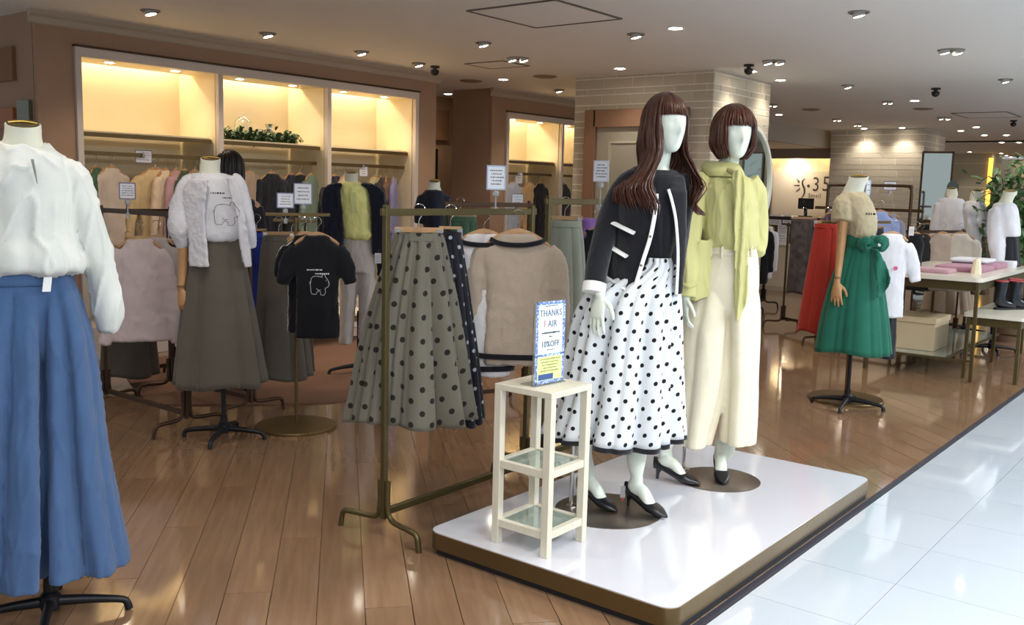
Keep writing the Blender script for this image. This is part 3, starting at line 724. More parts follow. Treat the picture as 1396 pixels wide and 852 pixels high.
def foot_body(mb, heel, toe, ankle, h=.05):
    heel = Vector(heel); toe = Vector(toe); d = toe-heel; L = d.length; d.normalize(); Z = Vector((0, 0, 1)); a = Vector(ankle)
    mb.tube([a+Z*.05, a, heel+d*.055+Z*(h+.045), heel+d*.10+Z*(h+.034), heel+d*L*.62+Z*.038, heel+d*L*.8+Z*.02], [(.026, .026), (.027, .031), (.027, .038), (.028, .030), (.030, .020), (.022, .012)], n=16, smooth=18, up=(d.y, -d.x, 0), round_=True)

# ================================================================== display platform
PT = .10
def rrect(x0, x1, y0, y1, r, n=6):
    P = []
    for cx, cy, a in ((x1-r, y1-r, 0), (x0+r, y1-r, 1), (x0+r, y0+r, 2), (x1-r, y0+r, 3)):
        for k in range(n+1):
            t = (a+k/n)*PI/2; P.append((cx+r*math.cos(t), cy+r*math.sin(t)))
    return P
px0, px1, py0, py1 = 2.76, 4.80, 1.453, 2.60; pcx, pcy = (px0+px1)/2, (py0+py1)/2; hx, hy = (px1-px0)/2, (py1-py0)/2
pt = thing('display_platform', 'low glossy white display platform with bronze edge at the aisle', 'platform', (pcx, pcy, 0))
obj('plinth', MB().prism(rrect(-hx+.02, hx-.02, -hy+.004, hy-.02, .04), 0, .03), mat('plinth_black', '1c1c20', .6), pt, smooth=30)
obj('edge_band', MB().prism(rrect(-hx, hx, -hy, hy, .06), .028, PT-.004), M_BRONZE, pt, smooth=30, bevel=.002)
obj('top_panel', MB().prism(rrect(-hx+.003, hx-.003, -hy+.003, hy-.003, .058), PT-.0045, PT), mat('gloss_white', 'd0d0d9', .07, coat=.6), pt, smooth=30)

# white slatted stand with three tiers
sw = mat('ivory_painted_wood', 'd3ccba', .45, var=.05, vscale=20, bump=(40, .06), stretch=(4, 4, .4))
sx0, sx1, sy0, sy1 = 2.835, 3.105, 2.04, 2.315
ts = thing('tiered_stand', 'ivory wooden three-tier stand with glass shelves at the platform corner', 'shelf stand', ((sx0+sx1)/2, (sy0+sy1)/2, PT)); a_, b_ = (sx1-sx0)/2, (sy1-sy0)/2; LW = .032; TH = .645
for ix in (-1, 1):
    for iy in (-1, 1):
        obj('leg', MB().box((ix*(a_-LW/2), iy*(b_-LW/2), TH/2-.012), (LW, LW, TH-.024)), sw, ts, smooth=0, bevel=.0015)
gl = mat('shelf_glass', 'dfeee6', .04, trans=.75, coat=.3, alpha=1.)
for k, z in enumerate((.085, .325)):
    for ix in (-1, 1):
        obj('rail', MB().box((ix*(a_-LW/2), 0, z), (LW*.8, 2*b_-2*LW, .03)), sw, ts, smooth=0, bevel=.001)
        obj('rail', MB().box((0, ix*(b_-LW/2), z), (2*a_-2*LW, LW*.8, .03)), sw, ts, smooth=0, bevel=.001)
    obj('shelf_glass', MB().box((0, 0, z+.008), (2*a_-LW*1.4, 2*b_-LW*1.4, .006)), gl, ts, smooth=0)
    for q in (-1, 1): obj('shelf_batten', MB().box((0, q*(b_-LW-.02), z-.004), (2*a_-LW*1.8, .045, .012)), sw, ts, smooth=0)
obj('top_board', MB().box((0, 0, TH-.012), (2*a_, 2*b_, .024)), sw, ts, smooth=0, bevel=.002)

# sale sign in an acrylic holder on the stand
A = onz(724, 527, PT+TH+.004); B = onz(771, 518, PT+TH+.004); mid = (A+B)/2; sw_ = (B-A).length
hd = math.atan2((B-A).y, (B-A).x)
sg = thing('sale_sign', 'upright THANKS FAIR 10%OFF sign with blue floral border on the ivory stand', 'sign', (mid.x, mid.y, PT+TH), hd)
W_, H_ = .168, .322
obj('acrylic_holder', MB().box((0, .006, H_/2+.003), (W_+.012, .003, H_+.004)).box((0, .03, .002), (W_+.012, .075, .004)), mat('acrylic', 'e9f4f6', .03, trans=.92), sg, smooth=0)
obj('card', MB().box((0, 0, H_/2+.006), (W_, .002, H_)), mat('sign_paper', 'e4eef4', .5), sg, smooth=0)
def speckle(name, c1, c2, sc):
    m = mat(name, c1, .6); nt = m.node_tree; N = nt.nodes; K = nt.links
    tc = N.new('ShaderNodeTexCoord'); v = N.new('ShaderNodeTexNoise'); v.inputs['Scale'].default_value = sc; v.inputs['Detail'].default_value = 2; K.new(tc.outputs['Object'], v.inputs['Vector'])
    cr = N.new('ShaderNodeValToRGB'); cr.color_ramp.interpolation = 'CONSTANT'; cr.color_ramp.elements[0].color = lin(c1); cr.color_ramp.elements[1].color = lin(c2); cr.color_ramp.elements[1].position = .52
    K.new(v.outputs[0], cr.inputs[0]); K.new(cr.outputs[0], N['Principled BSDF'].inputs['Base Color']); return m
brd = speckle('floral_border', '5c78b4', 'b9cbe4', 160); f = MB(); bw = .013
for c, d in (((0, -.0015, H_+.006-bw/2), (W_, .002, bw)), ((0, -.0015, .006+bw/2), (W_, .002, bw)), ((-W_/2+bw/2, -.0015, H_/2+.006), (bw, .002, H_)), ((W_/2-bw/2, -.0015, H_/2+.006), (bw, .002, H_)), ((0, -.0015, .118), (W_, .002, .010))): f.box(c, d)
obj('floral_border', f, brd, sg, smooth=0)
obj('yellow_panel', MB().box((0, -.0015, .067), (W_-2*bw, .0016, .094)), speckle('yellow_print', 'd9e08a', 'e6ebb0', 90), sg, smooth=0)
obj('blue_label', MB().box((-.022, -.0026, .033), (.085, .0014, .022)), mat('label_blue', '39558f', .6), sg, smooth=0)
ti = mat('title_ink', '6b7a90', .6); tr_ = mat('title_ink_red', 'b8898c', .6)
RX = (PI/2, 0, 0)
texts('title', 'THANKS', .037, ti, sg, (.0, -.0022, .270), RX, sx=.84)
texts('title', 'F', .037, tr_, sg, (-.033, -.0022, .228), RX, sx=.86)
texts('title', 'AIR', .037, ti, sg, (.010, -.0022, .228), RX, sx=.88)
texts('discount', '10%OFF', .033, mat('discount_ink', '4a5668', .6), sg, (.0, -.0022, .150), RX, sx=.88)
print_lines(sg, -.05, .05, .198, .212, 1, -.0022, M_BLKINK, h=.008, seed=2)
print_lines(sg, -.012, .012, .186, .194, 1, -.0022, M_BLKINK, h=.006, seed=3)
print_lines(sg, -.03, .03, .134, .142, 1, -.0022, M_INK, h=.004, seed=4)
print_lines(sg, -.04, .045, .306, .314, 1, -.0022, M_INK, h=.004, seed=5)
print_lines(sg, -.06, .06, .05, .108, 5, -.0028, mat('olive_ink', '8d9455', .6), h=.006, seed=6)

# ================================================================== the two full mannequins
M_NAVY = cloth('black_knit', '14141c', .9, sheen=.3); M_TRIM = cloth('white_trim', 'f2f2f0', .7)
M_HAIR = mat('wig_brown', '4a2617', .27, spec=.45, var=.30, vscale=18, stretch=(6, 6, .6))
M_LIME = cloth('lime', 'c2be82', .6, var=.03, sheen=.1, bump=(420, .12)); M_IVORY = cloth('ivory_trouser', 'e8dfc6', .75)
M_SHOE = mat('shoe_leather', '17171b', .28, coat=.3)
def loc(fr, w): v = Vector((w[0]-fr.x, w[1]-fr.y, 0)); return Vector((v.dot(fr.r), v.dot(fr.a), .004))
def ldir(fr, az): v = Vector((math.cos(math.radians(az)), math.sin(math.radians(az)), 0)); return Vector((v.dot(fr.r), v.dot(fr.a), 0))

def shoes(par, L):
    for h_, t_ in L:
        sh = MB(); hl = MB(); pump(sh, hl, h_, t_); s_o = obj('court_shoe', sh, M_SHOE, par, smooth=60); obj('heel', hl, M_SHOE, s_o, smooth=60)
# ---- long-haired mannequin
L_ = Fr(3.50, 2.20, PT); P = L_.p
tl = thing('mannequin', 'white mannequin with long wavy brown wig, black white-trimmed cardigan, dotted skirt', 'mannequin', (L_.x, L_.y, PT), L_.rz)
fL = Vector((math.sin(.86), -math.cos(.86), 0)); inw = Vector((-fL.y, fL.x, 0))
fH = Vector((math.sin(.60), -math.cos(.60), 0)); b = MB(); hc = P(908, 171, -.02); head(b, hc, fH)
b.tube([hc+Vector((-.015, 0, -.06)), P(901, 205, .0), P(896, 228, .02), P(895, 246, .01)], [(.045, .05), (.044, .046), (.050, .052), (.065, .060)], n=20, smooth=14)
b.tube([P(895, 238, .0), P(893, 262, .01), P(892, 300, .01), P(896, 345, 0), P(888, 400, 0), P(885, 440, 0)], [(.06, .045), (.085, .06), (.085, .06), (.07, .05), (.11, .08), (.10, .08)], n=20, smooth=18, round_=True, up=(1, 0, 0))
dL = ldir(L_, -98)
h1 = loc(L_, (3.494, 2.352)); t1 = h1+dL*.235; h2 = loc(L_, (3.576, 2.150)); t2 = h2+dL*.235
for h_, t_, kn, hip, mid_ in ((h1, t1, (826, 500), (868, 420), (795, 600)), (h2, t2, (880, 510), (902, 420), (868, 618))):
    an = h_+dL*.06+Vector((0, 0, .125)); foot_body(b, h_, t_, an)
    m_ = P(*mid_, an.y); b.tube([P(*hip, 0), P(*kn, an.y*.6-.02), m_, an+Vector((0, 0, .03))], [.072, .050, .045, .028], n=16, smooth=16, round_=True)
arm(b, [P(866, 244, .0), P(838, 282, -.02), P(824, 320, -.06), P(816, 362, -.125), P(817, 400, -.18)], [.035, .036, .034, .028, .023])
hand(b, P(818, 402, -.18), (-.10, -.10, -1), fL, .22, .185, inw)
arm(b, [P(922, 250, .06), P(922, 310, .08), P(916, 360, .05), P(914, 384, .03)], [.045, .037, .028, .022])
hand(b, P(914, 386, .03), (.02, -.05, -1), fL, .3, .165, -inw)
obj('body', fuse(b, .0045, 2), M_SKIN, tl, smooth=180)
hr = hair(hc+Vector((-.006, .01, .012)), fH, (.092, .112, .124), 820, .36, 1.32, 3, wav=.05, out=.055, fa=.95, layers=4, shoulder=(P(895, 232).z, .062))
obj('wig', hr, M_HAIR, tl, smooth=180, rec=False)
def yt(x, z): 
    xc = P(890, 300).x; return -.135*math.sqrt(max(.02, 1-((x-xc)/.19)**2))
it = MB().drape(L_.rows([(232, 872, 922, .07, .02), (245, 858, 930, .10, .01), (275, 856, 930, .118, 0), (305, 860, 928, .118, 0), (335, 870, 922, .100, 0), (349, 875, 918, .092, 0), (360, 878, 915, .085, 0)]), 90, 26, [(20, .002, .014, 0), (6, .0, .02, 1)], top=True, bot=True)
obj('inner_top', it, M_NAVY, tl, smooth=180)
c = MB()
c.drape(L_.rows([(226, 866, 905, .06, .05), (234, 856, 926, .08, .05), (250, 846, 934, .10, .04), (290, 846, 933, .11, .03), (330, 850, 930, .11, .03), (372, 838, 930, .12, .04)]), 48, 20, top=True, bot=True)
c.sheet(L_.rows([(236, 862, 880, 0), (246, 853, 890, 0), (264, 846, 893, 0), (300, 842, 890, 0), (345, 832, 878, 0), (372, 823, 869, 0), (385, 842, 866, 0), (395, 860, 863, 0)]), lambda x, z: (-.150*math.sqrt(max(.03, 1-((x-P(890, 300).x)/.168)**2)))+1.1*max(0, z-P(870, 268).z), .05)
c.sheet(L_.rows([(240, 914, 932, 0), (262, 911, 934, 0), (300, 918, 934, 0), (345, 921, 933, 0), (398, 920, 928, 0)]), lambda x, z: yt(x, z)+1.1*max(0, z-P(915, 262).z), .05)
c.tube([P(870, 242, .0), P(856, 252, -.0), P(838, 282, -.01), P(824, 320, -.06), P(815, 360, -.12), P(811, 388, -.155)], [.048, .056, .054, .050, .048, .047], n=20, smooth=20)
c.tube([P(922, 240, .05), P(928, 262, .07), P(925, 310, .08), P(920, 355, .05)], [.055, .055, .05, .045], n=20, smooth=16)
obj('cardigan', fuse(c, .0065, 8, (.002, (6, 6, 4)), 5), M_NAVY, tl, smooth=180)
obj('cuff', MB().tube([P(811, 386, -.155), P(809, 399, -.168)], [.0495, .0495], n=24), M_TRIM, tl, smooth=60)
def ribbon(par, name, pts, w, m, off=-.020, yf=yt, th=.004):
    Q = [P_+Vector((0, 0, 0)) for P_ in pts]; Q = [Vector((q.x, yf(q.x, q.z)+off, q.z)) for q in Q]
    return obj(name, MB().tube(Q, [(w/2, th)]*len(Q), n=8, smooth=28, up=(1, .3, 0)), m, par, smooth=60)
pl = [(893, 264), (892, 282), (889, 302), (884, 325), (877, 347), (870, 370), (863, 394)]
ribbon(tl, 'placket_trim', [P(*q) for q in pl], .018, M_TRIM)
ribbon(tl, 'placket_trim', [P(*q) for q in ((909, 258), (914, 275), (919, 300), (922, 345), (920, 397))], .013, M_TRIM, -.010)
ribbon(tl, 'hem_trim', [P(*q) for q in ((822, 373), (836, 381), (850, 389), (863, 396))], .016, M_TRIM)
for q in ((836, 303, 864, 316), (827, 332, 854, 347)):
    a = P(q[0], q[1]); e = P(q[2], q[3]); ribbon(tl, 'pocket_trim', [a, (a+e)/2, e], .032, M_TRIM, -.019, th=.006)
bt = MB()
for q in ((892, 284), (885, 320), (873, 358)):
    s = P(*q); bt.lathe([(.001, .004), (.005, .003), (.006, 0)], (0, 0, 0), 10); 
    n0 = len(bt.V)-len(MB().lathe([(.001, .004), (.005, .003), (.006, 0)], (0, 0, 0), 10).V)
    for i in range(n0, len(bt.V)): v = bt.V[i]; bt.V[i] = (s.x+v[0], yt(s.x, 0)-.024-v[2], s.z+v[1])
b_o = obj('buttons', bt, M_STEEL, tl, kind='stuff')
obj('skirt', MB().drape(L_.rows([(350, 877, 917, .100, 0), (360, 872, 920, .108, 0), (372, 852, 921, .125, 0), (390, 815, 922, .150, 0), (422, 792, 923, .18, 0), (475, 778, 923, .195, 0), (545, 762, 924, .215, 0), (597, 744, 925, .23, 0)]), 220, 56,
    [(17, .05, .05, .3), (8, .0, .075, 1.9)], warp=.9, hem=((3, .010, 2),), hemband=1), [dots('white_dotted', 'd6dade', '101014', .072, .0092), M_NAVY], tl, smooth=180, solid=.002)
shoes(tl, ((h1, t1), (h2, t2)))
tg = h2+Vector((-.012, -.03, .07)); obj('shoe_tag', MB().box(tg, (.022, .002, .055)), mat('tag_grey', 'a8a4a4', .5), tl, smooth=0)
obj('red_tag_tip', MB().box(tg+Vector((0, 0, -.033)), (.012, .003, .012)), mat('tag_red', 'a84238', .5), tl, smooth=0)
def mann_stand(par, fr, c, r, pole, ptop):
    o = loc(fr, c); 
    obj('base_plate', MB().lathe([(r, 0), (r, .003), (r*.985, .0045), (.001, .0045)], (o.x, o.y, 0), 64), M_STEEL, par, smooth=30)
    q = loc(fr, pole); obj('support_rod', MB().tube([(q.x, q.y, .004), (q.x, q.y, ptop)], .009, n=14).lathe([(.026, .004), (.026, .012), (.012, .016)], (q.x, q.y, 0), 20), M_CHROME, par, smooth=40)
mann_stand(tl, L_, (3.47, 2.17), .235, (3.392, 2.316), .55)

# ---- short-haired mannequin
R_ = Fr(4.20, 2.04, PT); P = R_.p
tr = thing('mannequin', 'white mannequin with brown bob wig, lime blouse and wide ivory trousers', 'mannequin', (R_.x, R_.y, PT), R_.rz)
fR = Vector((math.sin(.42), -math.cos(.42), 0)); inw = Vector((-fR.y, fR.x, 0))
b = MB(); hc = P(1001, 183, -.03); head(b, hc, fR)
b.tube([hc+Vector((-.01, .02, -.06)), P(995, 214, .01), P(991, 232, .02), P(990, 250, .01)], [(.045, .05), (.044, .046), (.050, .052), (.065, .06)], n=20, smooth=14)
b.tube([P(990, 244, .0), P(990, 270, .01), P(992, 330, .01), P(995, 400, 0)], [(.07, .05), (.11, .075), (.10, .075), (.11, .09)], n=20, smooth=18, round_=True, up=(1, 0, 0))
d1 = ldir(R_, -78.5); d2 = ldir(R_, -146); h1 = loc(R_, (4.022, 2.262)); t1 = h1+d1*.235; t2 = loc(R_, (4.158, 1.952)); h2 = t2-d2*.235
for h_, d_, t_, kn, hip, mid_ in ((h1, d1, t1, (945, 500), (968, 410), (906, 606)), (h2, d2, t2, (1008, 510), (1012, 410), (990, 612))):
    an = h_+d_*.06+Vector((0, 0, .125)); foot_body(b, h_, t_, an)
    b.tube([P(*hip, 0), P(*kn, an.y*.5), P(*mid_, an.y), an+Vector((0, 0, .03))], [.07, .05, .043, .029], n=16, smooth=16, round_=True)
arm(b, [P(964, 254, 0), P(946, 290, -.06), P(939, 330, -.10), P(937, 372, -.13), P(935, 404, -.145)], [.034, .036, .033, .028, .023])
hand(b, P(934, 406, -.145), (.02, -.05, -1), fR, .75, .168, inw)
obj('body', fuse(b, .0045, 2), M_SKIN, tr, smooth=180)
hr = hair(hc+Vector((-.004, .012, .012)), fR, (.106, .118, .128), 760, .115, 1.36, 9, wav=.004, curl=.05, out=.0, fa=.88, layers=4)
obj('wig', hr, M_HAIR, tr, smooth=180, rec=False)
def yr(x, z): 
    xc = P(992, 300).x; return -.135*math.sqrt(max(.02, 1-((x-xc)/.20)**2))
c = MB()
c.drape(R_.rows([(236, 972, 1012, .06, .02), (244, 958, 1024, .085, .01), (262, 956, 1030, .115, 0), (292, 957, 1033, .125, -.005), (318, 956, 1034, .130, -.005), (332, 958, 1034, .125, 0), (341, 966, 1029, .11, 0)]), 56, 24, [(7, .0, .03, 1)], top=True, bot=True)
c.tube([P(964, 248, .0), P(952, 257, -.02), P(944, 290, -.06), P(939, 330, -.10), P(938, 368, -.13), P(938, 386, -.14)], [.056, .060, .054, .050, .047, .036], n=20, smooth=22)
c.tube([P(1020, 248, .02), P(1029, 262, .03), P(1034, 295, .06), P(1034, 330, .06), P(1031, 346, .02)], [.05, .05, .046, .044, .035], n=20, smooth=20)
c.sheet(R_.rows([(326, 955, 972, 0), (352, 948, 970, 0), (380, 942, 974, 0), (396, 939, 976, 0), (406, 938, 950, 0)]), lambda x, z: -.118-.02*math.sin(x*40), .012)
obj('blouse', fuse(c, .0065, 3, (.006, (8, 8, 1.4)), 11), M_LIME, tr, smooth=180)
obj('cuff', fuse(MB().tube([P(938, 383, -.14), P(936, 404, -.145)], [(.036, .04), (.040, .044)], n=24).tube([P(930, 388, -.17), P(938, 391, -.185), P(947, 388, -.17), P(953, 385, -.15)], [.006, .008, .006, .005], n=8, smooth=12), .005, 1), M_LIME, tr, smooth=180)
co_ = MB().drape(R_.rows([(221, 961, 1004, .060, .018), (226, 957, 1009, .068, .010), (233, 957, 1013, .078, .006), (241, 962, 1016, .080, .0)]), 60, 12)
obj('collar', co_, M_LIME, tr, smooth=180, solid=.005)
s_ = MB().sheet(R_.rows([(232, 998, 1012, 0), (250, 998, 1015, 0), (300, 1000, 1018, 0), (345, 1001, 1019, 0), (400, 1001, 1018, 0), (422, 1002, 1011, 0), (432, 1003, 1005, 0)]), lambda x, z: min(yr(x, z), -.10)-.022-.008*math.sin(x*170), .010, m=12, lev=26)
obj('sash', fuse(s_, .005, 2, (.003, (20, 20, 5)), 3), M_LIME, tr, smooth=180)
obj('knot', fuse(MB().tube([P(994, 232, -.10), P(1003, 236, -.125), P(1012, 240, -.12)], [(.016, .014), (.020, .018), (.014, .012)], n=14, smooth=12, round_=True), .005, 2), M_LIME, tr, smooth=180)
t = MB().drape(R_.rows([(336, 965, 1029, .105, 0), (352, 958, 1033, .118, 0), (385, 948, 1034, .120, 0), (412, 945, 1030, .10, 0), (430, 955, 1020, .06, 0)]), 72, 16, [(4, .01, .02, .8)], top=True, bot=True, pw=2.3)
t.drape(R_.rows([(370, 955, 990, .08, 0), (405, 944, 996, .105, -.01), (450, 932, 996, .11, -.02), (520, 926, 988, .105, -.03), (602, 922, 967, .11, -.04)]), 72, 30, [(4, .05, .09, .5)], top=True, bot=True, pw=1.7)
t.drape(R_.rows([(370, 990, 1025, .08, 0), (405, 984, 1034, .105, .0), (450, 985, 1035, .11, .0), (520, 986, 1033, .105, .01), (604, 982, 1029, .11, .02)]), 72, 30, [(4, .05, .09, 2.2)], top=True, bot=True, pw=1.7)
obj('trousers', fuse(t, .0065, 3, (.0018, (6, 6, 1)), 8), M_IVORY, tr, smooth=180)
obj('waistband', MB().drape(R_.rows([(333, 964, 1029, .108, 0), (337, 963, 1030, .112, 0), (347, 960, 1032, .120, 0)]), 60, 5, pw=2.3), M_IVORY, tr, smooth=180, solid=.004)
for q in (970, 985, 1024): s = P(q, 341); obj('belt_loop', MB().box((s.x, -.128*math.sqrt(max(.05, 1-((s.x-P(996, 341).x)/.135)**2)), s.z), (.01, .008, .05)), M_IVORY, tr, smooth=0)
shoes(tr, ((h1, t1), (h2, t2)))
mann_stand(tr, R_, (4.235, 2.02), .205, (4.262, 2.225), .55)

# ================================================================== first rack, dotted skirts and two sweaters
rack('clothes_rack', 'olive brass clothes rack holding the dotted skirts and beige sweater', (2.77, 2.86), (3.76, 2.86), 1.42, M_OLIVE)
def skirt_px(name, label, fr, rows, m, folds, hemA=.012, y=0., n=200, lev=50, wb=None, hl=None, wood=None, hem_mi=None, ztop=None, cat='skirt', hz=.035, nohang=False, rec=True):
    t = thing(name, label, cat, (fr.x, fr.y, 0), fr.rz); R = fr.rows(rows, y)
    obj('skirt_cloth', MB().drape(R, n, lev, folds, warp=.9, hem=((3, hemA, 2.),)), m, t, smooth=180, solid=.003)
    z, xl, xr, ry, yc = R[0]
    obj('waistband', MB().drape([(z+.006, xl-.003, xr+.003, ry+.003, yc), (z-.012, xl-.003, xr+.003, ry+.004, yc), (z-.03, xl-.004, xr+.004, ry+.006, yc)], 72, 6, [(22, .004, .012, 0)]), wb or m, t, smooth=180, solid=.003)
    if not nohang:
        xm = (xl+xr)/2; w = Vector((fr.x, fr.y, 0))+fr.r*xm+fr.a*yc
        hanger((w.x, w.y, z+hz), fr.rz, hl or 'clip hanger of the '+label, 'clip', wood, wd=min(1.1, (xr-xl)/.27))
    return t
M_ODOT = dots('olive_dotted', '69655a', '1f1c18', .100, .0125); M_BDOT = dots('black_dotted', '1b1c26', 'a9adb5', .085, .0085)
skirt_px('skirt', 'long grey-olive skirt with black polka dots, nearest on the front rack', Fr(2.99, 2.86), [(319, 541, 601, .055, 0), (330, 538, 604, .06, 0), (352, 531, 608, .075, 0), (400, 515, 617, .10, 0), (470, 497, 628, .125, 0), (520, 488, 635, .14, 0), (572, 478, 642, .15, 0)], M_ODOT, [(20, .06, .03, .2), (8, .02, .11, 1.2)])
skirt_px('skirt', 'black skirt with pale grey polka dots behind the olive dotted skirt', Fr(3.20, 2.94), [(318, 600, 628, .05, 0), (400, 604, 640, .08, 0), (490, 606, 652, .10, 0), (572, 608, 660, .12, 0)], M_BDOT, [(9, .03, .05, 1.2)])
def sweater(name, label, fr, cx, py, w, L, m, trim, seed, sp=.05, cat='sweater', sl=.5):
    c = fr.p(cx, py); w_ = Vector((fr.x, fr.y, 0))+fr.r*c.x
    t = thing(name, label, cat, (w_.x, w_.y, c.z), fr.rz)
    mb = top_mb(w, L, .11, sl, 1.0, .055, sp, .10, seed=seed)
    obj('body', fuse(mb, .009, 4, (.004, (10, 10, 6)), seed), m, t, smooth=180)
    if trim:
        obj('neck_trim', MB().tube([(-.125, -.015, -.030), (-.09, -.045, -.045), (-.03, -.058, -.052), (.04, -.058, -.050), (.10, -.045, -.038), (.128, -.015, -.026)], [(.012, .008)]*6, n=10, smooth=26), trim, t, smooth=180)
        s = w/2*.94
        obj('hem_trim', MB().drape([(-L+.055, -s-.004, s+.004, .066, 0), (-L+.03, -s-.004, s+.004, .066, 0)], 48, 4, pw=2.4), trim, t, smooth=180, solid=.004)
    hanger((w_.x, w_.y, c.z+.008), fr.rz, 'hanger of the '+label, 'top', wd=w/.46); return t
M_BSW = cloth('beige_knit', 'b7a594', .95, sheen=.3, bump=(160, .3)); M_WSW = cloth('white_knit', 'd9d3d4', .9, sheen=.3, bump=(160, .3))
sweater('sweater', 'beige knit sweater with black neckline and hem band on the front rack', Fr(3.46, 2.82), 706, 318, .37, .62, M_BSW, M_NAVY, 21, .04)
sweater('sweater', 'white sweater with black neckline behind the beige one', Fr(3.36, 2.99), 660, 318, .33, .68, M_WSW, M_NAVY, 22, .02)
rack('clothes_rack', 'olive brass clothes rack behind the black cardigan mannequin', (3.95, 2.90), (4.95, 2.90), 1.47, M_OLIVE)
skirt_px('skirt', 'pale sage green skirt on the rack left of the black cardigan', Fr(4.15, 2.92), [(302, 748, 792, .05, 0), (340, 746, 796, .06, 0), (420, 742, 800, .08, 0), (500, 736, 806, .09, 0), (560, 732, 812, .1, 0)], cloth('sage', '93978a', .85), [(7, .02, .04, 1.2)])

# ================================================================== half figures on stands
def spot(px, D):
    d = ray(px, 260); d = Vector((d.x, d.y, 0)).normalized()*D; return d.x, d.y
def neckcap(fr, par, px, py, rx, ry=None, y=0., m=None, tilt=0.):
    c = fr.p(px, py, y); ry = ry or rx
    TL = .28; up_ = Vector((0, 0, ry*math.sin(TL)*.8)); k_ = obj('neck_cap', MB().lathe([(rx*.99, -.035), (rx*1.03, -.002), (rx*1.0, .002), (.001, .003)], (0, 0, 0), 32, sy=ry/rx), m or M_CANVAS, par, c+up_, smooth=30); k_.rotation_euler = (TL, 0, 0)
    obj('metal_plate', MB().lathe([(rx*.93, .0025), (rx*.93, .005), (.001, .006)], (0, 0, 0), 32, sy=ry/rx), mat('cap_bronze', '6b6048', .3, .7), k_, smooth=30)
    obj('cap_handle', MB().tube([(-rx*.8, 0, .006), (0, 0, .011), (rx*.8, 0, .006)], .0035, n=8, smooth=9), mat('gold', 'c9a34e', .3, .9), k_)
def bust(name_label, fr, neck, torso, cat='dress form', name='dress_form', m=None, tail=None, cap=True):
    """canvas neck and trunk under the clothes"""
    t = thing(name, name_label, cat, (fr.x, fr.y, fr.zb), fr.rz)
    mb = MB().drape(fr.rows(neck+torso), 40, 24, top=True, bot=True)
    obj('torso', mb, m or M_CANVAS, t, smooth=60)
    py, xl, xr, ry = neck[0][:4]
    if cap: neckcap(fr, t, (xl+xr)/2, py, abs(fr.p(xr, py).x-fr.p(xl, py).x)/2*.97, ry*.97)
    return t

# ---- nearest half figure: white blouse, blue culottes
A_ = Fr(1.47, 3.14); P = A_.p
t1_ = bust('nearest dress form in loose white blouse and long blue culottes, black star base', A_, [(175, 6, 57, .055), (185, 5, 57, .056), (196, 1, 60, .06)], [(214, -16, 72, .06), (240, -30, 82, .08), (300, -30, 84, .09), (370, -40, 92, .10), (460, -40, 95, .11)])
star_base(M_BLACK, t1_, R=.25, pole=.85, n=4, a0=-PI/2-.12, r=.019)
M_BLOUSE = cloth('white_blouse', 'd8dad5', .7, bump=(200, .1)); M_DENIM = cloth('blue_chambray', '46618a', .85, var=.06, bump=(500, .35))
c = MB().drape(A_.rows([(197, -4, 64, .07, .01), (205, -14, 74, .08, .0), (226, -36, 94, .105, 0), (260, -46, 102, .125, 0), (310, -50, 106, .14, 0), (345, -62, 118, .165, 0), (364, -64, 124, .165, 0), (371, -52, 108, .13, 0)]), 64, 28, [(5, 0, .03, .6), (11, 0, .02, 2)], top=True, bot=True)
c.tube([P(84, 232, .02), P(99, 246, .01), P(116, 290, -.01), P(131, 345, -.01), P(143, 400, -.01), P(146, 432, -.01), P(147, 452, -.01)], [.045, .048, .047, .047, .048, .044, .028], n=24, smooth=26)
c.tube([P(-32, 232, .02), P(-50, 240, .01), P(-66, 290, -.02), P(-80, 345, -.03), P(-92, 400, -.03), P(-95, 432, -.03), P(-96, 452, -.03)], [.055, .062, .062, .064, .064, .052, .032], n=24, smooth=26)
obj('blouse', fuse(c, .008, 2, (.011, (6.5, 6.5, 1.6)), 4), M_BLOUSE, t1_, smooth=180)
obj('placket_slit', MB().sheet(A_.rows([(218, 42, 46, 0), (235, 46, 49, 0), (250, 50, 51, 0)]), lambda x, z: -.146, .004, m=2, lev=6), mat('seam_grey', '8f9088', .8), t1_, smooth=0)
c = MB().drape(A_.rows([(366, -52, 98, .115, 0), (375, -53, 99, .12, 0), (420, -56, 106, .125, 0), (470, -58, 112, .115, 0), (500, -50, 100, .08, 0)]), 64, 20, [(6, .01, .03, .5)], top=True, bot=True)
c.drape(A_.rows([(374, -50, 60, .10, -.01), (420, -62, 62, .135, -.02), (480, -72, 63, .155, -.02), (600, -88, 64, .17, -.03), (700, -98, 64, .18, -.03), (786, -106, 63, .19, -.03)]), 110, 40, [(6, .03, .13, 1.1), (3, .0, .05, .2)], top=True, bot=True, pw=2.4)
c.drape(A_.rows([(374, 52, 96, .10, -.0), (420, 56, 112, .125, -.0), (480, 58, 126, .145, -.0), (600, 60, 141, .16, .01), (700, 61, 157, .17, .01), (766, 63, 168, .18, .01)]), 110, 40, [(6, .03, .14, 2.1), (3, .0, .06, 2.2)], top=True, bot=True, pw=2.4)
obj('culottes', fuse(c, .008, 2, (.006, (9, 9, 1.5)), 14), M_DENIM, t1_, smooth=180)
obj('waistband', MB().drape(A_.rows([(364, -53, 99, .120, 0), (372, -54, 100, .124, 0), (385, -56, 102, .130, 0)]), 64, 6), M_DENIM, t1_, smooth=180, solid=.004)
obj('belt_loop', MB().sheet(A_.rows([(372, 59, 70, 0), (391, 57, 68, 0)]), lambda x, z: -.150, .008, m=2, lev=2), M_TRIM, t1_, smooth=0)
rack('clothes_rack', 'bronze clothes rack hidden behind the nearest blue culottes', (1.72, 4.25), (.9, 4.35), 1.2, M_BRONZE, over=-.2)

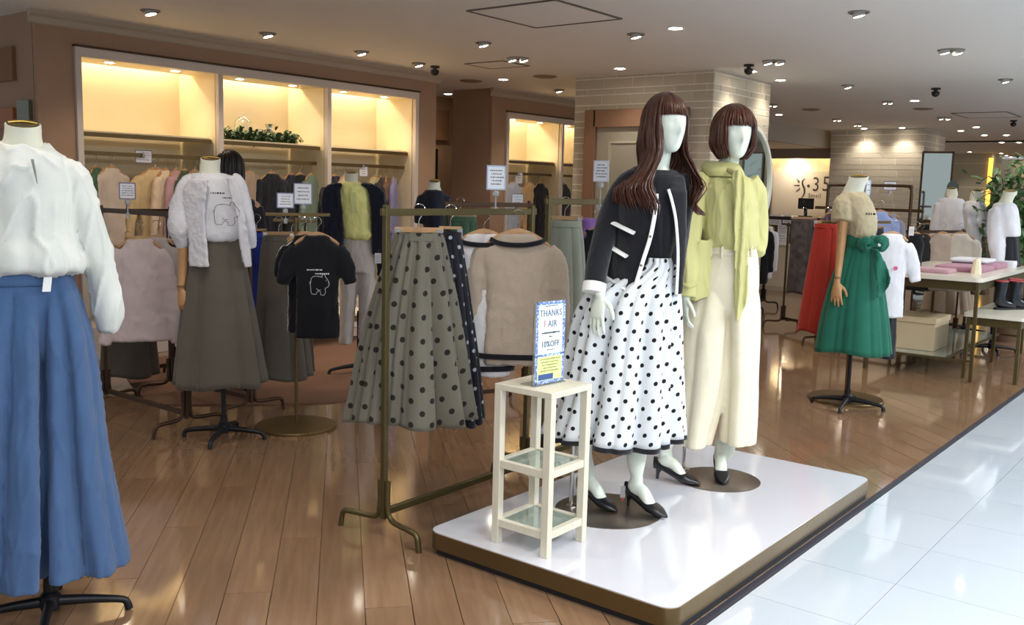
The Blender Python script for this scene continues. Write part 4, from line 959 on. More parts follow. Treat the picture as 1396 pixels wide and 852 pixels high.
# ---- bear print T-shirt figure
B_ = Fr(3.25, 4.70); P = B_.p
t2_ = bust('dress form in white animal sketch T-shirt, lace cardigan and long grey skirt', B_, [(219, 273, 301, .055), (228, 272, 300, .055), (238, 270, 302, .06)], [(248, 255, 316, .09), (280, 256, 322, .10), (330, 268, 324, .10), (390, 264, 328, .11)])
star_base(M_BLACK, t2_, R=.24, pole=.6, n=4, a0=-1.9, r=.014)
M_TEE = cloth('white_tee', 'dcdbe0', .85); M_LACE = cloth('white_lace', 'd9d7dd', .8, bump=(60, .4)); M_GREY = cloth('grey_brown_twill', '5f584f', .85, bump=(500, .2))
obj('t_shirt', fuse(MB().drape(B_.rows([(237, 268, 304, .065, 0), (243, 258, 316, .09, 0), (262, 256, 322, .12, 0), (300, 260, 328, .13, 0), (320, 264, 330, .135, 0), (328, 270, 325, .12, 0)]), 48, 20, top=True, bot=True), .01, 3, (.004, (9, 9, 6)), 3), M_TEE, t2_, smooth=180)
c = MB().drape(B_.rows([(236, 266, 308, .06, .05), (242, 254, 318, .09, .05), (262, 246, 326, .11, .045), (310, 256, 332, .115, .045), (358, 256, 340, .12, .05)]), 40, 18, top=True, bot=True)
fb = lambda x, z: -.155+1.1*max(0, abs(x-.02)-.10)**1.2
c.sheet(B_.rows([(244, 258, 284, 0), (264, 250, 282, 0), (300, 256, 280, 0), (335, 258, 283, 0), (361, 259, 285, 0)]), fb, .03)
c.sheet(B_.rows([(241, 308, 318, 0), (262, 313, 327, 0), (300, 323, 334, 0), (335, 327, 340, 0), (361, 333, 342, 0)]), fb, .03)
c.tube([P(264, 246, .0), P(255, 252, .0), P(246, 280, -.01), P(245, 310, -.02), P(248, 328, -.02), P(250, 338, -.02)], [.04, .046, .056, .064, .045, .030], n=20, smooth=20)
c.tube([P(314, 246, .02), P(322, 252, .02), P(331, 280, .02), P(337, 310, .0), P(341, 328, .0), P(343, 338, .0)], [.05, .055, .05, .045, .036, .026], n=20, smooth=20)
obj('lace_cardigan', fuse(c, .008, 2, (.0035, (10, 10, 7)), 6), M_LACE, t2_, smooth=180)
b = MB(); arm(b, [P(250, 330, -.02), P(249, 365, -.03), P(247, 393, -.05)], [.030, .027, .019], 14, 12); hand(b, P(247, 396, -.05), (.14, -.12, -1), (.8, -.5, 0), .5, .165, (.5, .8, 0)); obj('wooden_arm', fuse(b, .005, 2), M_WOODHAND, t2_, smooth=180)
obj('wrist_joint', MB().tube([P(247, 389, -.048), P(247, 392, -.049)], .0225, n=20), mat('joint_dark', '7c5a38', .5), t2_)
obj('skirt', MB().drape(B_.rows([(325, 264, 328, .105, 0), (335, 262, 330, .11, 0), (370, 257, 334, .13, 0), (430, 249, 343, .155, 0), (524, 240, 357, .17, 0)]), 160, 44, [(7, .02, .07, .4), (4, .0, .05, 2.)], warp=.8, hem=((4, .012, 1),)), M_GREY, t2_, smooth=180, solid=.003)
M_SK = mat('sketch_ink', '3a3a40', .8)
def sketch(par, fr, pts, y, m, r=.0016):
    mb = MB()
    for s in pts: mb.tube([fr.p(a, b_, 0)+Vector((0, y, 0)) for a, b_ in s], r, n=5)
    return obj('animal_sketch', mb, m, par, smooth=0)
def cr5(L): return [(220+x/3.873, 200+y/3.873) for x, y in L]
BEAR = [cr5([(300, 302), (285, 314), (279, 350), (284, 394), (290, 404), (320, 405), (326, 392), (338, 386), (350, 392), (352, 408), (374, 411), (386, 396), (382, 370), (402, 364), (412, 350), (408, 332), (396, 316), (384, 304)]), cr5([(320, 372), (336, 382), (352, 380)]), cr5([(388, 325), (390, 329)]), cr5([(404, 334), (412, 338), (410, 346)]), cr5([(384, 304), (382, 292), (370, 289), (361, 297), (362, 308)]), cr5([(361, 306), (330, 300), (300, 302)]), cr5([(280, 330), (272, 338), (280, 345)])]
sketch(t2_, B_, BEAR, -.155, M_SK)
a = P(286, 268); e = P(312, 262)
for q, (x0, x1, py) in enumerate(((285, 308, 262.5), (298, 325, 269))):
    a = P(x0, py); e = P(x1, py); print_lines(t2_, a.x, e.x, a.z-.006, a.z+.006, 1, -.150, M_BLKINK, h=.011, seed=30+q)

# ---- T stand with round base and tees
D_ = Fr(3.71, 4.61); P = D_.p
st = thing('display_stand', 'bronze T-stand on round base carrying the black animal T-shirt', 'clothes stand', (D_.x, D_.y, 0), D_.rz)
disc_base(D_, .245, M_BRONZE, st); obj('pole', MB().tube([(0, 0, .018), (0, 0, P(410, 297).z)], .011, n=14), M_BRONZE, st)
obj('crossbar', MB().bar(P(362, 292), P(450, 293), .014, .02), M_BRONZE, st, bevel=.002)
obj('lower_crossbar', MB().bar(P(372, 300, .06), P(432, 302, .06), .012, .018), M_BRONZE, st, bevel=.002)
M_BTEE = cloth('black_tee', '14151b', .9, sheen=.15)
def top_px(name, label, fr, cx, py, w, L, m, seed, sl=.2, slr=.055, sp=.06, flare=1., cat='T-shirt', wood=None, wr=(.005, (9, 9, 5)), y=0., th=.1, hl=None, hang=True, vox=.011, turn=0., cuff=.8):
    c = fr.p(cx, py, y); w_ = Vector((fr.x, fr.y, 0))+fr.r*c.x+fr.a*y
    t = thing(name, label, cat, (w_.x, w_.y, c.z), fr.rz+turn)
    obj('body', fuse(top_mb(w, L, th, sl, flare, slr, sp, seed=seed, cuff=cuff), vox, 3, wr, seed), m, t, smooth=180)
    if hang: hanger((w_.x, w_.y, c.z+.004), fr.rz+turn, hl or 'hanger of the '+label, 'top', wood, wd=min(1, w/.44))
    return t
tb = top_px('t_shirt', 'black T-shirt with white animal sketch, frontmost on the T-stand', D_, 432, 320, .30, .62, M_BTEE, 41, .19, .06, .05, 1.02, y=-.10)
top_px('t_shirt', 'plain black T-shirt second on the T-stand', D_, 418, 319, .26, .60, M_BTEE, 42, .16, .05, .03, y=-.04)
top_px('t_shirt', 'white T-shirt behind the black ones on the T-stand', D_, 411, 318, .20, .61, M_TEE, 43, .16, .05, .02, y=.03)
frb = Fr(D_.x, D_.y)
bb = [[((x-345)*.78+447, (y-355)*.9+353+27) for x, y in [(220+(p-220)*3.873, 200+(q-200)*3.873) for p, q in s]] for s in []]
def bear_small(par, m):
    mb = MB(); cx, cz = .015, -.30
    for s in BEAR:
        mb.tube([(cx+(p-309)*.0032, -.062, cz-(q-292)*.0040) for p, q in s], .0013, n=5)
    obj('animal_sketch', mb, m, par, smooth=0)
bear_small(tb, M_PAPER)
for q, (x0, x1, z) in enumerate(((-.07, .04, -.205), (-.03, .09, -.228))): print_lines(tb, x0, x1, z-.005, z+.005, 1, -.060, M_PAPER, h=.010, seed=50+q)

# ---- racks on the left
rack('clothes_rack', 'dark bronze clothes rack left of the animal T-shirt figure', (3.19, 4.99), (3.19, 5.92), 1.325, M_DBRZ)
rack('clothes_rack', 'bronze clothes rack behind the animal T-shirt figure', (3.72, 5.08), (3.72, 6.0), 1.28, M_DBRZ)
rack('clothes_rack', 'bronze clothes rack with grey skirt behind the sheer blouses', (3.10, 6.55), (4.0, 6.42), 1.3, M_DBRZ)
M_SHEER = cloth('sheer_blush', 'cdbcbc', .7); M_SHEER2 = cloth('sheer_grey', 'b5a8a6', .7); M_DK = cloth('charcoal', '26262b')
ll = Fr(3.19, 5.35)
top_px('blouse', 'sheer blush blouse nearest on the left rack', ll, 190, 325, .28, .63, M_SHEER, 61, .55, .055, .07, 1.3, 'blouse', wood=M_WOODD)
top_px('blouse', 'sheer grey blouse just behind the blush one', Fr(3.19, 5.6), 213, 323, .24, .62, M_SHEER2, 62, .5, .05, .02, 1.05, 'blouse', wood=M_WOODD)
top_px('blouse', 'black blouse at the right end of the left rack', Fr(3.25, 5.75), 230, 328, .20, .60, M_DK, 63, .5, .05, .02, 1., 'blouse', wood=M_WOODD)
skirt_px('skirt', 'taupe grey skirt hanging low behind the sheer blouses', Fr(3.45, 6.5), [(340, 150, 200, .06, 0), (430, 142, 208, .09, 0), (512, 138, 216, .11, 0)], M_GREY, [(4, .02, .05, 1.)], n=100, lev=26, wood=M_WOODD)
skirt_px('skirt', 'grey flared skirt between the animal figure and the T-stand', Fr(3.83, 5.15), [(322, 360, 400, .06, 0), (345, 357, 402, .07, 0), (430, 352, 412, .10, 0), (515, 347, 422, .11, 0)], M_GREY, [(6, .03, .09, .6)], n=140)
skirt_px('skirt', 'dark grey skirt hem right of the T-stand pole', Fr(3.95, 5.35), [(322, 385, 410, .05, 0), (430, 395, 422, .08, 0), (508, 398, 428, .09, 0)], cloth('dark_grey_twill', '4c4640'), [(5, .02, .05, .6)], n=100)
skirt_px('skirt', 'royal blue skirt glimpsed right of the animal T-shirt figure', Fr(3.86, 5.5), [(318, 338, 362, .05, 0), (380, 336, 366, .07, 0), (430, 334, 370, .08, 0)], cloth('royal_blue', '27368c'), [(5, .02, .05, .6)], n=100)

# ---- yellow blouse figure
E_ = Fr(*spot(490, 7.65)); P = E_.p
t3_ = bust('dress form in pale yellow blouse, navy jacket and white jeans before the alcove', E_, [(237, 470, 488, .055), (243, 470, 488, .055), (249, 469, 490, .06)], [(256, 459, 502, .09), (290, 462, 505, .10), (325, 466, 508, .10)])
star_base(M_BLACK, t3_, R=.25, pole=.5, n=3, a0=-2.75, r=.014)
obj('blouse', fuse(MB().drape(E_.rows([(249, 468, 492, .07, -.02), (255, 461, 503, .10, -.02), (280, 462, 506, .125, -.02), (310, 466, 508, .13, -.02), (320, 467, 511, .135, -.02), (326, 469, 509, .12, 0)]), 44, 20, [(5, .0, .03, 1)], top=True, bot=True), .011, 2, (.007, (8, 8, 5)), 3), cloth('pale_yellow', 'f6f4a0', .7), t3_, smooth=180)
obj('button_placket', MB().sheet(E_.rows([(262, 477, 485, 0), (290, 480, 487, 0)]), lambda x, z: -.158, .006, m=2, lev=4), cloth('yellow_placket', 'e3e49b', .7), t3_, smooth=0)
M_NJ = cloth('navy_jacket', '1b1e2e', .8)
c = MB().drape(E_.rows([(250, 460, 497, .07, .05), (256, 444, 516, .09, .05), (290, 446, 520, .10, .05), (345, 446, 520, .10, .05)]), 40, 16, top=True, bot=True)
c.sheet(E_.rows([(250, 455, 467, 0), (262, 440, 463, 0), (300, 441, 468, 0), (348, 443, 466, 0)]), lambda x, z: -.12, .10)
c.sheet(E_.rows([(250, 490, 505, 0), (262, 503, 522, 0), (300, 507, 524, 0), (345, 508, 524, 0)]), lambda x, z: -.12, .10)
c.tube([P(448, 258), P(443, 290, -.02), P(441, 345, -.02)], [.06, .055, .045], n=16, smooth=10); c.tube([P(514, 258), P(521, 300, -.02), P(522, 376, -.02)], [.06, .055, .045], n=16, smooth=12)
obj('jacket', fuse(c, .012, 2, (.008, (9, 9, 5)), 9), M_NJ, t3_, smooth=180)
t = MB().drape(E_.rows([(322, 466, 510, .10, 0), (345, 464, 512, .12, 0), (370, 463, 512, .12, 0)]), 40, 8, top=True, bot=True)
t.drape(E_.rows([(350, 463, 490, .10, 0), (400, 464, 486, .09, 0), (468, 462, 480, .08, 0)]), 32, 16, top=True, bot=True); t.drape(E_.rows([(350, 486, 512, .10, 0), (400, 489, 512, .09, 0), (462, 488, 508, .08, 0)]), 32, 16, top=True, bot=True)
obj('jeans', fuse(t, .011, 2, (.004, (12, 12, 8)), 9), cloth('white_denim', 'cfc8c4', .8), t3_, smooth=180)
# rug under it
rg = MB(); R_p = [(3.4, 5.75), (3.9, 5.25), (4.18, 5.02), (4.42, 4.95), (4.9, 5.2), (5.5, 5.1), (6.1, 5.5), (6.5, 6.2), (6.3, 7.1), (4.6, 7.3), (3.9, 6.9)]
Q = catmull([p+(0,) for p in R_p]+[R_p[0]+(0,)], 60)
obj('rug', MB().prism([(a-5, b_-6) for a, b_, _ in Q[:-1]], 0, .008), mat('rug_brown', '6f4f3e', .95, var=.06, bump=(200, .4)), loc=(5, 6, .0), smooth=0, label='flat brown rug with wavy edge below the white jeans figure', cat='rug')
# low bench with folded knits in front of the third bay
bx, by = 5.95, 7.05
bn = thing('display_bench', 'low dark wooden bench with pale top behind the white jeans', 'bench', (bx, by, 0))
obj('bench_top', MB().box((0, 0, .26), (1.1, .45, .03)), M_CREAM, bn, smooth=0, bevel=.004)
obj('apron', MB().box((0, -.2, .215), (1.04, .025, .06)), M_WOODD, bn, smooth=0)
for ix in (-1, 1):
    for iy in (-1, 1): obj('leg', MB().box((ix*.5, iy*.19, .122), (.04, .04, .244)), M_WOODD, bn, smooth=0, bevel=.003)
def folded(x, y, z, w, d, h, m, label, cat='folded sweater', rz=0., group=None, name='folded_sweater'):
    mb = MB(); 
    G = []
    for t in np.linspace(0, 1, 5):
        G.append([(w/2*a*(1-.04*(2*t-1)**2), d/2*b_*(1-.04*(2*t-1)**2), h*t) for a, b_ in [(math.copysign(abs(math.cos(q))**.25, math.cos(q)), math.copysign(abs(math.sin(q))**.25, math.sin(q))) for q in np.arange(32)*2*PI/32]])
    mb.grid(G, True, caps=(True, True)); me = mb.mesh(); recalc(me)
    return obj(name, evalmods(me, [('SUBSURF', dict(levels=1))]), m, loc=(x, y, z), rz=rz, smooth=60, label=label, cat=cat, group=group)
cols = [('brown', '5a3a2c'), ('cream', 'd8cba8'), ('emerald', '2f7a4c'), ('sand', 'c7a878')]
for i, (n_, c_) in enumerate(cols): folded(5.75, 7.05, .275+.045*i, .34, .28, .044, cloth('fold_'+n_, c_), n_+' folded knit in the stack behind the white jeans')

# ---- navy top figure at the passage
F_ = Fr(*spot(592, 7.0)); P = F_.p
t4_ = bust('dress form in navy T-shirt standing by the beige passage', F_, [(249, 584, 600, .05), (254, 583, 600, .05), (259, 582, 602, .055)], [(266, 577, 607, .09), (300, 578, 607, .10), (340, 576, 608, .10)])
star_base(M_BLACK, t4_, R=.24, pole=1.0, n=4, a0=.3)
c = MB().drape(F_.rows([(259, 581, 603, .07, 0), (265, 577, 607, .10, 0), (290, 578, 607, .12, 0), (335, 577, 608, .13, 0)]), 40, 14, top=True, bot=True)
c.tube([P(580, 268), P(575, 285), P(574, 304)], [.055, .055, .05], n=14, smooth=8); c.tube([P(604, 268), P(608, 285), P(609, 304)], [.055, .055, .05], n=14, smooth=8)
obj('t_shirt', fuse(c, .012, 2, (.004, (9, 9, 6)), 2), M_NJ, t4_, smooth=180)
obj('skirt', MB().drape(F_.rows([(333, 577, 608, .10, 0), (370, 574, 611, .13, 0), (420, 570, 616, .15, 0)]), 90, 20, [(8, .02, .05, 0)]), M_DK, t4_, smooth=180, solid=.003)
rack('clothes_rack', 'slim bronze rack with green cloth behind the white sweater', spot(612, 6.3), spot(722, 6.6), 1.42, M_DBRZ, sq=.018)
skirt_px('skirt', 'dark green skirt on the slim rack behind the sweaters', Fr(*spot(632, 6.35)), [(296, 606, 648, .06, 0), (340, 602, 652, .08, 0), (420, 596, 658, .1, 0)], cloth('dark_green', '3f5a45'), [(9, .04, .06, 1)], n=120)

# ---- shopper between the racks
S_ = Fr(*spot(313, 7.2)); P = S_.p
ps = thing('person', 'person with long dark hair and dark top, mostly hidden behind the animal T-shirt figure', 'person', (S_.x, S_.y, 0), S_.rz)
b = MB(); hc = P(313, 230, 0); fS = Vector((-.9, -.45, 0)); head(b, hc, fS, k=.98)
b.tube([hc-Vector((0, 0, .07)), hc-Vector((0, 0, .16)), hc-Vector((0, -.01, .2))], [.05, .052, .07], n=16, smooth=8)
b.tube([hc-Vector((0, 0, .2)), hc-Vector((0, 0, .3)), hc-Vector((0, 0, .5)), hc-Vector((0, 0, .75)), hc-Vector((0, 0, .85))], [(.12, .08), (.16, .10), (.13, .09), (.16, .11), (.13, .1)], n=20, smooth=20, round_=True, up=(1, 0, 0))
zt = hc.z
for q in (-1, 1):
    b.tube([Vector((q*.09, 0, zt-.82)), Vector((q*.09, -.02, .48)), Vector((q*.09, .02, .09)), Vector((q*.09, 0, .05))], [.085, .055, .038, .036], n=14, smooth=14, round_=True)
    b.tube([Vector((q*.09, .04, .045)), Vector((q*.095, -.08, .035)), Vector((q*.10, -.16, .025))], [(.035, .03), (.04, .03), (.03, .02)], n=12, smooth=8, round_=True)
    arm(b, [Vector((hc.x+q*.17, 0, zt-.27)), Vector((hc.x+q*.21, .02, zt-.55)), Vector((hc.x+q*.18, -.12, zt-.76))], [.045, .038, .026]); hand(b, Vector((hc.x+q*.18, -.13, zt-.78)), (0, -.4, -1), (-q*.6, -.6, 0), .4, .17, (-q, 0, 0))
obj('body', fuse(b, .008, 2), mat('skin', 'c99a80', .5), ps, smooth=180)
obj('hair', hair(hc+Vector((0, 0, .012)), fS, (.088, .108, .122), 220, .30, 1.2, 5, wav=.01, fa=.6), mat('hair_dark', '1f1512', .4), ps, smooth=180, rec=False)
cc = MB().drape([(zt-.21, hc.x-.10, hc.x+.10, .08, 0), (zt-.25, hc.x-.19, hc.x+.19, .11, 0), (zt-.5, hc.x-.17, hc.x+.17, .12, 0), (zt-.85, hc.x-.19, hc.x+.19, .14, 0)], 40, 16, top=True, bot=True)
for q in (-1, 1): cc.tube([Vector((hc.x+q*.17, 0, zt-.27)), Vector((hc.x+q*.21, .02, zt-.55)), Vector((hc.x+q*.185, -.10, zt-.73))], [.065, .055, .04], n=14, smooth=12)
obj('dark_top', fuse(cc, .012, 2, (.005, (9, 9, 6)), 3), M_DK, ps, smooth=180)
cc = MB().drape([(zt-.8, hc.x-.17, hc.x+.17, .12, 0), (zt-.95, -.18, .18, .12, 0)], 32, 6, top=True, bot=True)
for q in (-1, 1): cc.drape([(zt-.85, q*.09-.09, q*.09+.09, .10, 0), (.5, q*.095-.075, q*.095+.075, .085, 0), (.09, q*.095-.06, q*.095+.06, .07, .01)], 28, 14, top=True, bot=True)
obj('dark_trousers', fuse(cc, .012, 2), cloth('slate_trouser', '2b2d36'), ps, smooth=180)
for q in (-1, 1): obj('shoe', MB().tube([Vector((q*.09, .06, .04)), Vector((q*.095, -.08, .035)), Vector((q*.10, -.19, .025))], [(.042, .038), (.046, .035), (.034, .022)], n=14, smooth=10, round_=True), M_BLACK, ps, smooth=60)

# ================================================================== clothes hung in the alcoves
def alc(px, Y, spec):
    """px of the garment, type, colour, label ..."""
    for i, (px, kind, col, w, L, label, turn) in enumerate(spec):
        x = ony(px, 240, Y+.14).x; m = cloth('rail_'+col, col, .8, var=.08, bump=(90, .3))
        hang_top(x, Y+.14, 1.585, -.2+turn, m, label, 'jacket' if 'jacket' in label or 'coat' in label else 'blouse', 'jacket' if 'jacket' in label else ('coat' if 'coat' in label else 'blouse'), None, M_WOODD, w=w, L=L, sl=kind, seed=int(px), vox=.015, slspread=.07, wr=(.008, (11, 11, 3)))
alc(0, Yw, [(131, .5, '3f5f48', .30, .75, 'dark green blouse at the left end of the first alcove rail', .9), (152, .5, 'ccbcae', .34, .78, 'pale striped blouse second on the first alcove rail', .5),
    (212, .5, 'd3b88a', .40, .72, 'sand yellow jacket hanging below the alcove price card', .25), (226, .5, 'd9c3a8', .30, .70, 'cream blouse right of the sand yellow jacket', .7), (240, .5, 'b58f96', .28, .72, 'dusty rose blouse in the first alcove', .8), (252, .5, '42543e', .28, .66, 'moss green blouse next to the dusty rose one', .6), (266, .5, '9c8a6f', .28, .7, 'khaki blouse at the right end of the first alcove rail', .6),
    (341, .5, 'a08e7c', .34, .82, 'taupe long blouse at the left of the second alcove', .4), (371, .5, '191c26', .36, .85, 'dark navy blouse left of three dark tops in the second alcove', .3), (397, .5, '20242f', .30, .80, 'slate navy blouse middle of the dark tops in the second alcove', .5), (409, .5, '121318', .30, .8, 'black coat right of the dark tops in the second alcove', .4), (424, .5, '6f8270', .30, .82, 'sage green coat at the right end of the second alcove', .6),
    (457, .4, '20263a', .3, .55, 'navy blouse at the left of the third alcove', .5), (471, .4, 'b9a98c', .3, .6, 'oatmeal blouse behind the yellow blouse figure', .5), (511, .5, 'a8a57f', .3, .7, 'khaki green blouse in the third alcove', .5), (519, .5, '3a3a34', .28, .75, 'blackish olive coat in the third alcove', .7), (527, .5, '6e5140', .28, .75, 'brown coat in the third alcove', .9), (536, .5, '8481a6', .28, .72, 'lilac blouse at the right end of the third alcove', .9)])
def alc2(spec):
    for px, kind, col, w, L, label, turn in spec:
        x = ony(px, 250, Yw2+.14).x; m = cloth('rail_'+col, col, .8, var=.08, bump=(90, .3))
        hang_top(x, Yw2+.14, 1.585, -.2+turn, m, label, 'coat' if 'coat' in label else 'shirt', 'coat' if 'coat' in label else 'shirt', None, M_WOODD, w=w, L=L, sl=kind, seed=int(px), vox=.016, slspread=.03)
alc2([(699, .5, 'b9bfd0', .36, .8, 'pale blue striped shirt in the back alcove', .2), (722, .5, 'c7a273', .36, .7, 'camel shirt in the back alcove beside the blue one', .3), (736, .5, '1c1c20', .34, .85, 'black coat in the back alcove', .3), (768, .4, '3b3a38', .3, .6, 'charcoal shirt in the second bay of the back alcove', .3)])
# things on the second shelf: garland of leaves, glass cloche, white vases
def leaf_mesh(l=.06, w=.018):
    V = []; n = 5
    for i in range(n+1):
        t = i/n; ww = w*math.sin(PI*min(1, t*.9+.05))**.8; V += [(-ww, l*t, .010*math.sin(t*3)+.004), (0, l*t, .010*math.sin(t*3)), (ww, l*t, .010*math.sin(t*3)+.004)]
    Fa = []
    for i in range(n): a = 3*i; Fa += [(a, a+1, a+4, a+3), (a+1, a+2, a+5, a+4)]
    return V, Fa
def foliage(name, par, m, pts, n, spread, l=.06, w=.018, seed=1):
    g = random.Random(seed); V, Fa = leaf_mesh(l, w); mb = MB()
    for i in range(n):
        p = Vector(pts[g.randrange(len(pts))])+Vector([g.gauss(0, s) for s in spread])
        M = Matrix.Rotation(g.uniform(0, 6.28), 3, 'Z') @ Matrix.Rotation(g.uniform(-.9, 1.0), 3, 'X') @ Matrix.Rotation(g.uniform(-.6, .6), 3, 'Y'); k = g.uniform(.7, 1.25)
        mb.add([p+M @ (Vector(v)*k) for v in V], Fa)
    return obj(name, mb, m, par, smooth=60, rec=False, kind='stuff')
M_LEAF = mat('leaf_green', '4f7042', .5, var=.3, vscale=30); M_LEAFD = mat('leaf_dark', '3a5a34', .5, var=.3, vscale=30)
x0 = ony(306, 188, Yw+.2).x; x1 = ony(403, 195, Yw+.2).x; zs = 1.883
gt = thing('leaf_garland', 'green leafy garland lying along the second alcove shelf', 'garland', ((x0+x1)/2, Yw+.20, zs))
foliage('leaves', gt, M_LEAFD, [((x1-x0)*(t-.5), 0, .035) for t in np.linspace(0, 1, 24)], 700, (.03, .04, .025), .055, .015, 3)
obj('stem', MB().tube([((x1-x0)*(t-.5), .02*math.sin(t*9), .012) for t in np.linspace(0, 1, 12)], .005, n=6), mat('stem_brown', '5b4630', .7), gt)
M_CLO = mat('cloche_glass', 'f3f6f2', .05, trans=.85)
def cloche(px, h, r, label):
    x = ony(px, 180, Yw+.33).x; t = thing('glass_cloche', label, 'cloche', (x, Yw+.36, zs))
    obj('dome', MB().lathe([(r, .0), (r, h*.6), (r*.85, h*.82), (r*.45, h*.95), (.001, h)], n=28, caps=(False, True)), M_CLO, t, smooth=60); obj('knob', MB().lathe([(.006, h), (.012, h+.012), (.012, h+.022), (.001, h+.032)], n=14), M_CLO, t); obj('base', MB().lathe([(r+.02, 0), (r+.02, .006), (.001, .008)], n=28), M_WHITE, t)
cloche(334, .24, .085, 'clear glass cloche on the second alcove shelf, the left one'); 
def vase(px, h, r, label, m, flare=1., Y=Yw+.34):
    x = ony(px, 180, Y).x; t = thing('vase', label, 'vase', (x, Y, zs))
    obj('vessel', MB().lathe([(r*.6, 0), (r, h*.3), (r*.95, h*.5), (r*.5, h*.75), (r*.6*flare, h), (r*.55*flare, h), (r*.4, h*.75), (r*.8, h*.4), (.001, .02)], n=24, caps=(True, False)), m, t, smooth=60)
M_CER = mat('white_ceramic', 'e8dfcf', .35)
vase(353, .13, .055, 'round white ceramic vase right of the glass cloche', M_CER); vase(367, .19, .05, 'silver flared vase behind the white ceramics', M_CHROME, 1.4, Yw+.42); vase(378, .11, .055, 'small white ceramic pot at the right of the shelf', M_CER)
# ---- price cards
def sign_at(px0, px1, py0, py1, D, label, border='8f93b5', turn=0., lines=4, stemh=.09, stem=True, up=False):
    if up: v_ = ony((px0+px1)/2, py0, (Yw2 if D > 9.5 else Yw)+.125); D = math.hypot(v_.x, v_.y)
    fr = Fr(*spot((px0+px1)/2, D)); a = fr.p(px0, py1); b_ = fr.p(px1, py0); w = b_.x-a.x; h = b_.z-a.z
    q = fr.p((px0+px1)/2, py1)
    if up:
        t = card_sign((fr.x, fr.y, q.z), fr.rz+turn, w, h, label, border, False, lines=lines, seed=int(px0))
        obj('clip', MB().tube([(0, 0, h-.01), (0, 0, 1.70-q.z)], .004, n=8).box((0, 0, 1.695-q.z), (.02, .03, .03)), M_CLIP, t); return t
    return card_sign((fr.x, fr.y, q.z), fr.rz+turn, w, h, label, border, stem, lines=lines, stemh=stemh, seed=int(px0))
sign_at(663, 689, 227, 258, 4.65, 'blue-bordered price card on a clip above the front rack', 'a9c0dc', .25, 5, .10)
sign_at(163, 184, 250, 271, 6.2, 'purple-framed price card on the left rack', '6f6a8c', .1, 5, .10)
sign_at(186, 208, 206, 222, 8.55, 'framed price card clipped to the first alcove rail', '6f6a8c', .1, 4, .04, up=True)
sign_at(378, 400, 264, 283, 5.93, 'smaller price card on the T-stand above the hangers', '8f93b5', .1, 4, .08)
sign_at(401, 425, 251, 278, 5.99, 'larger price card on the T-stand, the right one', '8f93b5', .1, 4, .09)
sign_at(490, 501, 228, 240, 9.3, 'tiny price card on the third alcove rail', 'b5b0cf', 0, 3, .04, up=True)
sign_at(702, 712, 236, 250, 9.9, 'tiny price card on the back alcove rail', 'b5b0cf', 0, 3, .04, up=True)
sign_at(698, 714, 265, 280, 6.6, 'grey price card on the slim rack behind the beige sweater', '8b8894', 0, 3, .05)
sign_at(808, 829, 220, 247, 5.15, 'white price card beside the black cardigan shoulder', 'd6d4e2', -.35, 5, .14)
sign_at(1204, 1222, 248, 259, 10.1, 'purple-framed price card above the blue shirt rack', '7a6a86', 0, 3, .04)
sign_at(1180, 1187, 246, 266, 7.4, 'pale blue card behind the beige T-shirt neck', 'a9c4e4', 0, 2, .06)

# ================================================================== right side
# ---- green skirt figure
G_ = Fr(6.80, 2.27); P = G_.p
t5_ = bust('dress form in beige T-shirt and bright green skirt with bow on the wood floor', G_, [(243, 1157, 1184, .05), (252, 1153, 1180, .05), (264, 1148, 1178, .055)], [(276, 1145, 1186, .09), (300, 1150, 1192, .10), (330, 1153, 1194, .10), (380, 1140, 1194, .11)])
star_base(M_BLACK, t5_, R=.25, pole=.6, n=4, a0=-1.75, r=.014)
M_BTE = cloth('beige_tee', 'b7a98a', .85); M_GRN = cloth('bright_green', '1f6652', .8, var=.06)
c = MB().drape(G_.rows([(262, 1147, 1180, .065, 0), (270, 1144, 1186, .09, 0), (290, 1148, 1194, .12, 0), (308, 1154, 1196, .13, 0), (318, 1155, 1194, .13, 0), (324, 1157, 1190, .11, 0)]), 44, 18, top=True, bot=True)
c.tube([P(1157, 272, -.02), P(1151, 280, -.04), P(1148, 302, -.07)], [.055, .075, .075], n=18, smooth=10)
obj('t_shirt', fuse(c, .01, 2, (.006, (8, 8, 6)), 3), M_BTE, t5_, smooth=180)
for q, (x0, x1, py) in enumerate(((1180, 1194, 291),)):
    a = P(x0, py); e = P(x1, py); print_lines(t5_, a.x, e.x, a.z-.01, a.z+.01, 1, -.135, M_BLKINK, h=.018, seed=70)
b = MB(); arm(b, [P(1150, 296, -.07), P(1146, 340, -.09), P(1142, 380, -.15)], [.036, .030, .021], 14, 12); hand(b, P(1141, 386, -.16), (.02, -.1, -1), (.9, -.3, 0), .3, .18, (.4, .8, 0)); obj('wooden_arm', fuse(b, .005, 2), M_WOODHAND, t5_, smooth=180)
obj('wrist_joint', MB().tube([P(1142, 378, -.148), P(1142, 381, -.152)], .0235, n=20), mat('joint_dark', '7c5a38', .5), t5_)
obj('skirt', MB().drape(G_.rows([(320, 1153, 1195, .10, 0), (334, 1152, 1196, .105, 0), (345, 1148, 1198, .12, 0), (380, 1134, 1202, .14, 0), (430, 1120, 1208, .16, 0), (480, 1111, 1212, .17, 0)]), 140, 34, [(13, .025, .03, .4), (5, .0, .05, 2.)], warp=.8, hem=((3, .01, 1),)), M_GRN, t5_, smooth=180, solid=.003)
obj('waistband', MB().drape(G_.rows([(320, 1152, 1196, .105, 0), (336, 1151, 1197, .115, 0)]), 60, 5), M_GRN, t5_, smooth=180, solid=.006)
bw_ = MB(); kx = P(1190, 333, -.13)
bw_.lathe([(.001, -.025), (.022, -.018), (.026, 0), (.022, .018), (.001, .025)], kx, 14)
